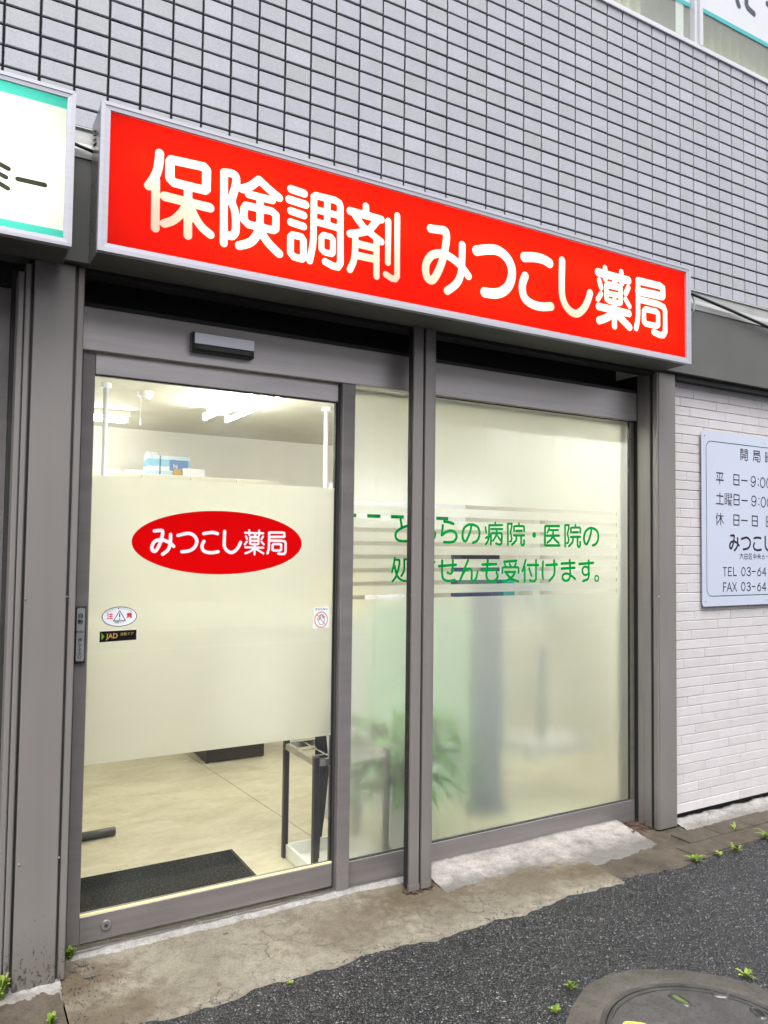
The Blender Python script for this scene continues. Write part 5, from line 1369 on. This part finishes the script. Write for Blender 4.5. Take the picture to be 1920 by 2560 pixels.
mb.box(UX0 + .013, UX1 - .013, UY0, UY0 + .012, t0, t1, ch=0.003)
mb.box(UX0 + .013, UX1 - .013, UY1 - .012, UY1, t0, t1, ch=0.003)
mb.build('drip_tray', 'tray', us)
def umbrella(x, y, lean, mat, label):
    u = thing('umbrella', label, 'umbrella', (x, y, FZ + .02), 'umbrellas in the stand')
    n = 18
    mb = MB()
    prof = [(0.012, 0.10), (0.020, 0.20), (0.030, 0.40), (0.036, 0.60), (0.026, 0.68), (0.010, 0.71)]
    for r, z in prof:
        for k in range(n):
            a = 2 * math.pi * k / n
            rr = r * (1 + 0.25 * math.sin(a * 4 + z * 3))
            mb.v.append((x + lean[0] * z + rr * math.cos(a), y + lean[1] * z + rr * math.sin(a), FZ + .01 + z))
    for i in range(len(prof) - 1):
        for k in range(n):
            a, b = i * n + k, i * n + (k + 1) % n
            mb.f.append((a, b, b + n, a + n))
    mb.build('canopy', mat, u, True)
    P = lambda z: (x + lean[0] * z, y + lean[1] * z, FZ + .01 + z)
    MB().tube([P(0.0), P(0.10), P(0.10)], [0.004, 0.005, 0.005], 8).build('ferrule', 'black', u)
    MB().tube([P(0.70), P(0.78)], 0.006, 8).build('shaft', 'chrome', u)
    MB().tube([P(0.78), P(0.86), (P(0.89)[0] + .02, P(0.89)[1], P(0.89)[2]), (P(0.87)[0] + .045, P(0.87)[1], P(0.87)[2]), (P(0.84)[0] + .05, P(0.84)[1], P(0.84)[2])], 0.009, 8).build('handle', 'black', u)
umbrella(1.575, 0.44, (0.03, 0.0), 'cloth_black', 'closed black umbrella standing in the stand behind the door glass')
umbrella(1.64, 0.33, (-0.05, 0.05), 'vinyl_white', 'closed white plastic umbrella in the stand right of the black one')
bpy.data.objects['umbrella'].children
tag(MB().tube([(1.60, 0.30, FZ + .02), (1.615, 0.29, 0.30)], 0.006, 8).build('umbrella_strap', 'red_pl', None), 'red umbrella strip hanging beside the black umbrella', 'strap')

# potted plant, machines and panels behind the frosted window
pl = thing('potted_plant', 'green leafy plant in a white pot behind the frosted window', 'plant', (1.98, 0.44, FZ))
mb = MB()
n = 24
for r, z in ((0.085, FZ), (0.105, 0.20), (0.12, 0.36), (0.108, 0.36), (0.10, 0.33)):
    for k in range(n):
        a = 2 * math.pi * k / n
        mb.v.append((1.98 + r * math.cos(a), 0.44 + r * math.sin(a), z))
for i in range(4):
    for k in range(n):
        a, b = i * n + k, i * n + (k + 1) % n
        mb.f.append((a, b, b + n, a + n))
mb.build('pot', 'white', pl, True)
MB().disc((1.98, 0.44), 0, 0.1, 0.335, 24).build('soil', 'soil', pl)
rs = random.Random(21)
for k in range(70):
    a = rs.uniform(0, 2 * math.pi)
    L = rs.uniform(0.18, 0.44)
    hgt = rs.uniform(0.06, 0.32)
    ca, sa = math.cos(a), math.sin(a) * 0.75
    mb = MB()
    w = rs.uniform(0.035, 0.062)
    m = 6
    for i in range(m + 1):
        t = i / m
        rr = 0.02 + L * t
        z = 0.34 + hgt * math.sin(t * 2.2) * 1.25 - 0.16 * t * t
        ww = w * math.sin(math.pi * min(1, 0.12 + t * 0.88)) + 0.001
        cx, cy = 1.98 + rr * ca + 0.06 * t, max(0.235 + ww, 0.44 + rr * sa)
        mb.v += [(cx - sa * ww, cy + ca * ww, z), (cx, cy, z + .006), (cx + sa * ww, cy - ca * ww, z)]
    for i in range(m):
        p = 3 * i
        mb.f += [(p, p + 1, p + 4, p + 3), (p + 1, p + 2, p + 5, p + 4)]
    mb.build('leaf', 'leafin', pl, True)

kc = thing('kiosk', 'blue grey upright machine standing behind the frosted window', 'machine', (2.62, 0.80, FZ))
bx('machine_body', 'bluegrey', kc, 2.60, 2.765, 0.66, 0.76, FZ, 1.26, ch=0.01)
bx('machine_head', 'slate', kc, 2.59, 2.775, 0.64, 0.77, 1.262, 1.33, ch=0.01)
bx('machine_screen', 'black', kc, 2.52, 2.78, 0.63, 0.70, 1.42, 1.455)
bx('screen_arm', 'chrome', kc, 2.66, 2.70, 0.70, 0.76, 1.33, 1.44)
bx('base_foot', 'slate', kc, 2.57, 2.795, 0.62, 0.80, FZ, FZ + .03)
tag(bx('monitor_post', 'slate', None, 3.04, 3.08, 0.66, 0.70, 0.40, 0.92), 'dark narrow slab seen blurred at the right of the upright machine', 'slab')
tag(bx('partition_panel', 'palegreen', None, 2.10, 3.00, 1.05, 1.10, FZ, 1.16), 'pale green partition panel behind the upright machine', 'partition')
tag(bx('low_bench', 'joint', None, 2.95, 3.40, 0.62, 1.02, 0.30, 0.36), 'pale low bench top seen blurred at the lower right of the window', 'bench')
tag(bx('leaflet_rack', 'white', None, 1.84, 2.02, 0.95, 1.05, FZ, 1.12), 'white leaflet rack behind the ribbed post', 'rack')
rs = random.Random(31)
# small items on the counter seen through the clear stripes
items = (('paper_tray', 'face_silver', 2.90, 3.15, 1.02, 1.12, 'grey document tray on the counter left of the blue screen'),
         ('display_screen', 'bluegrey', 3.72, 4.08, 1.08, 1.44, 'blue grey screen on the counter seen through the clear stripes'),
         ('file_box', 'yellow_pl', 2.35, 2.62, 1.02, 1.30, 'pale yellow file box on the counter behind the side pane'),
         ('teal_folder', 'teal_film', 4.12, 4.24, 1.02, 1.26, 'teal folder standing right of the blue grey screen'),
         ('bottle_rack', 'tray', 4.44, 4.52, 1.02, 1.78, 'pale upright rack at the right end of the counter'))
for nm, mt, x0, x1, z0, z1, lb in items:
    tag(bx(nm, mt, None, x0, x1, 2.25, 2.45, z0, z1, ch=0.004), lb, nm.replace('_', ' '))
sg = thing('green_sign', 'green lettered paper sign hanging above the counter behind the stripes', 'sign', (2.6, 2.5, 1.9))
bx('sign_paper', 'vinyl_white', sg, 2.6, 3.9, 2.50, 2.504, 1.66, 1.98)
for k in range(5):
    bx('green_bar', 'vt_green', sg, 2.72 + .22 * k, 2.84 + .22 * k, 2.496, 2.4995, 1.72, 1.80)

# ================================================================== WEEDS
def weed(x, y, z, r, h, n, label, blade=False, seed=0):
    rs = random.Random(seed)
    mb = MB()
    for k in range(n):
        a = rs.uniform(0, 2 * math.pi)
        L = r * 0.85 * rs.uniform(0.45, 1.15)
        up_ = h * rs.uniform(0.4, 1.1)
        w = (0.003 if blade else 0.0052) * rs.uniform(0.8, 1.3)
        bxp, byp = rs.uniform(-.25, .25) * r * 0.6, rs.uniform(-.25, .25) * r * 0.4
        m = 4
        base = len(mb.v)
        for i in range(m + 1):
            t = i / m
            rr = L * t
            zz = z + up_ * math.sin(t * 1.9) - (0.3 * up_ * t * t if blade else 0)
            prof = (1 - t) if blade else math.sin(math.pi * (0.12 + 0.85 * t))
            ww = w * prof + 0.0004
            cx, cy = x + bxp + rr * math.cos(a), y + byp + rr * math.sin(a)
            mb.v += [(cx - math.sin(a) * ww, cy + math.cos(a) * ww, zz), (cx + math.sin(a) * ww, cy - math.cos(a) * ww, zz + .001)]
        for i in range(m):
            p = base + 2 * i
            mb.f.append((p, p + 1, p + 3, p + 2))
    return tag(mb.build('weed', 'weed', None), label, 'weed', 'weeds growing along walls and joints')
weed(3.75, -0.17, 0.0, 0.055, 0.035, 9, 'thin bladed weed between the gutter slabs below the hours board', True, 1)
weed(3.80, -0.335, -0.008, 0.075, 0.05, 26, 'largest grassy weed tuft at the gutter edge by the right margin', True, 2)
weed(3.50, -0.355, -0.010, 0.055, 0.035, 16, 'leafy weed at the asphalt edge left of the large grassy tuft', False, 3)
weed(3.22, -0.340, -0.010, 0.060, 0.030, 16, 'spreading weed at the asphalt edge in front of the right steel post', False, 4)
weed(3.38, -0.350, -0.010, 0.030, 0.015, 10, 'tiny weed between the two leafy weeds at the asphalt edge', False, 5)
weed(2.52, -1.095, -0.014, 0.038, 0.022, 14, 'star shaped weed at the right rim of the manhole collar', False, 6)
weed(1.925, -0.850, -0.014, 0.032, 0.030, 16, 'bright weed tuft at the upper left of the manhole collar', False, 7)
weed(1.785, -0.925, -0.014, 0.026, 0.022, 12, 'small weed at the far left of the manhole collar', False, 8)
weed(1.095, -0.365, -0.012, 0.018, 0.012, 10, 'tiny weed at the broken concrete edge before the door', False, 9)
weed(0.452, 0.135, 0.006, 0.030, 0.040, 34, 'bushy weed in the corner between left post and door', False, 10)
weed(0.222, -0.02, 0.004, 0.035, 0.075, 40, 'tall weed at the left foot of the left post', False, 12)
weed(0.35, -0.22, -0.008, 0.022, 0.035, 14, 'weed sprig on the dark concrete at the bottom left', False, 13)

# small litter on the apron
for k, (x, y, r) in enumerate(((1.0, 0.045, 0.010), (0.50, -0.01, 0.016), (0.49, 0.075, 0.014))):
    mb = MB().disc((0, 0), 0, r, 0.0016, 14)
    o = mb.build('flat_pebble', ['darkconc', 'mortar_w', 'mortar_w'][k], None)
    o.location = (x, y, 0.0022)
    o.scale = (1.3, 0.7, 1)
    tag(o, ['dark flat spot of old gum on the concrete before the door', 'white paint drip on the concrete by the left post foot, nearer the road', 'white paint drip on the concrete by the left post foot, nearer the door'][k], 'spot')

# ================================================================== ACROSS THE STREET (seen only as faint reflections)
ob = thing('opposite_building', 'plain pale building across the street behind the photographer', 'building', (4.0, -17.0, 0.0))
bx('wall', 'joint', ob, -14, 26, -20.0, -17.0, -0.02, 8.6)
for i in range(12):
    for j in range(2):
        f = bx('window', 'winframe', ob, -12.5 + 3.1 * i, -11.0 + 3.1 * i, -17.0, -16.9, 1.2 + 3.0 * j, 2.8 + 3.0 * j)
        bx('pane', 'sky_pane', f, -12.4 + 3.1 * i, -11.1 + 3.1 * i, -16.9, -16.88, 1.3 + 3.0 * j, 2.7 + 3.0 * j)

# ================================================================== GRIT AND LEAF LITTER
def crumbs(name, n, fx, mat, r0, r1, seed):
    rs = random.Random(seed)
    mb = MB()
    for k in range(n):
        x, y, z = fx(rs)
        r = rs.uniform(r0, r1)
        a = rs.uniform(0, 6.28)
        P = []
        for q in range(4):
            t = a + q * 1.57 + rs.uniform(-.3, .3)
            P.append((x + r * math.cos(t) * rs.uniform(.7, 1.2), y + r * math.sin(t) * rs.uniform(.7, 1.2), z - 0.001))
        T = (x + rs.uniform(-.3, .3) * r, y, z + r * rs.uniform(.5, .9))
        for q in range(4):
            mb.poly([P[q], P[(q + 1) % 4], T])
    o = mb.build(name, mat, None)
    o['kind'] = 'stuff'
    return o
def near_edge(rs):
    x = rs.uniform(0.4, 4.6)
    y = edge_y(x) + rs.gauss(0.0, 0.035)
    inside = y > edge_y(x)
    return x, y, (-0.008 if inside else -0.0155)
crumbs('loose_grit', 900, near_edge, 'lidfill', 0.0018, 0.0042, 41)
def on_apron(rs):
    x, t = rs.uniform(0.42, 2.7), rs.random()
    y = 0.12 + (edge_y(x) - 0.12) * t
    return x, y, 0.0035 - 0.011 * t
crumbs('loose_grit', 260, on_apron, 'mortar', 0.0012, 0.0026, 42)
crumbs('loose_grit', 160, on_apron, 'void', 0.001, 0.002, 43)
rs = random.Random(44)
mb = MB()
for k in range(110):
    if k < 70:
        x, y, z = rs.uniform(3.20, 3.36), rs.uniform(0.02, 0.16), rs.uniform(0.006, 0.02)
    else:
        x, y, z = rs.uniform(1.78, 1.93), rs.uniform(-0.012, 0.03), rs.uniform(0.006, 0.012)
    L, w, a = rs.uniform(0.005, 0.016), rs.uniform(0.002, 0.005), rs.uniform(0, 3.14)
    c, s_ = math.cos(a), math.sin(a)
    t1 = rs.uniform(-.004, .004)
    mb.quad((x - L * c - w * s_, y - L * s_ + w * c, z), (x - L * c + w * s_, y - L * s_ - w * c, z + t1), (x + L * c + w * s_, y + L * s_ - w * c, z + .002), (x + L * c - w * s_, y + L * s_ + w * c, z + t1 + .001))
o = mb.build('leaf_litter', 'litter', None)
o['kind'] = 'stuff'

crumbs('floor_crumbs', 170, lambda rs: (rs.uniform(0.36, 1.24), abs(rs.gauss(0, 0.012)) + 0.247, 0.0415), 'tray', 0.0012, 0.003, 51)
crumbs('floor_crumbs', 90, lambda rs: (0.40 + abs(rs.gauss(0, 0.35)), 0.752 + abs(rs.gauss(0, 0.03)), 0.0305), 'void', 0.001, 0.003, 52)
crumbs('loose_grit', 260, lambda rs: (rs.uniform(2.9, 4.6), rs.uniform(-0.3, 0.03), 0.004), 'mortar', 0.0012, 0.003, 53)
crumbs('loose_grit', 200, lambda rs: (0.40 + abs(rs.gauss(0, 0.09)), rs.uniform(-0.28, 0.1), 0.003), 'void', 0.0012, 0.003, 54)
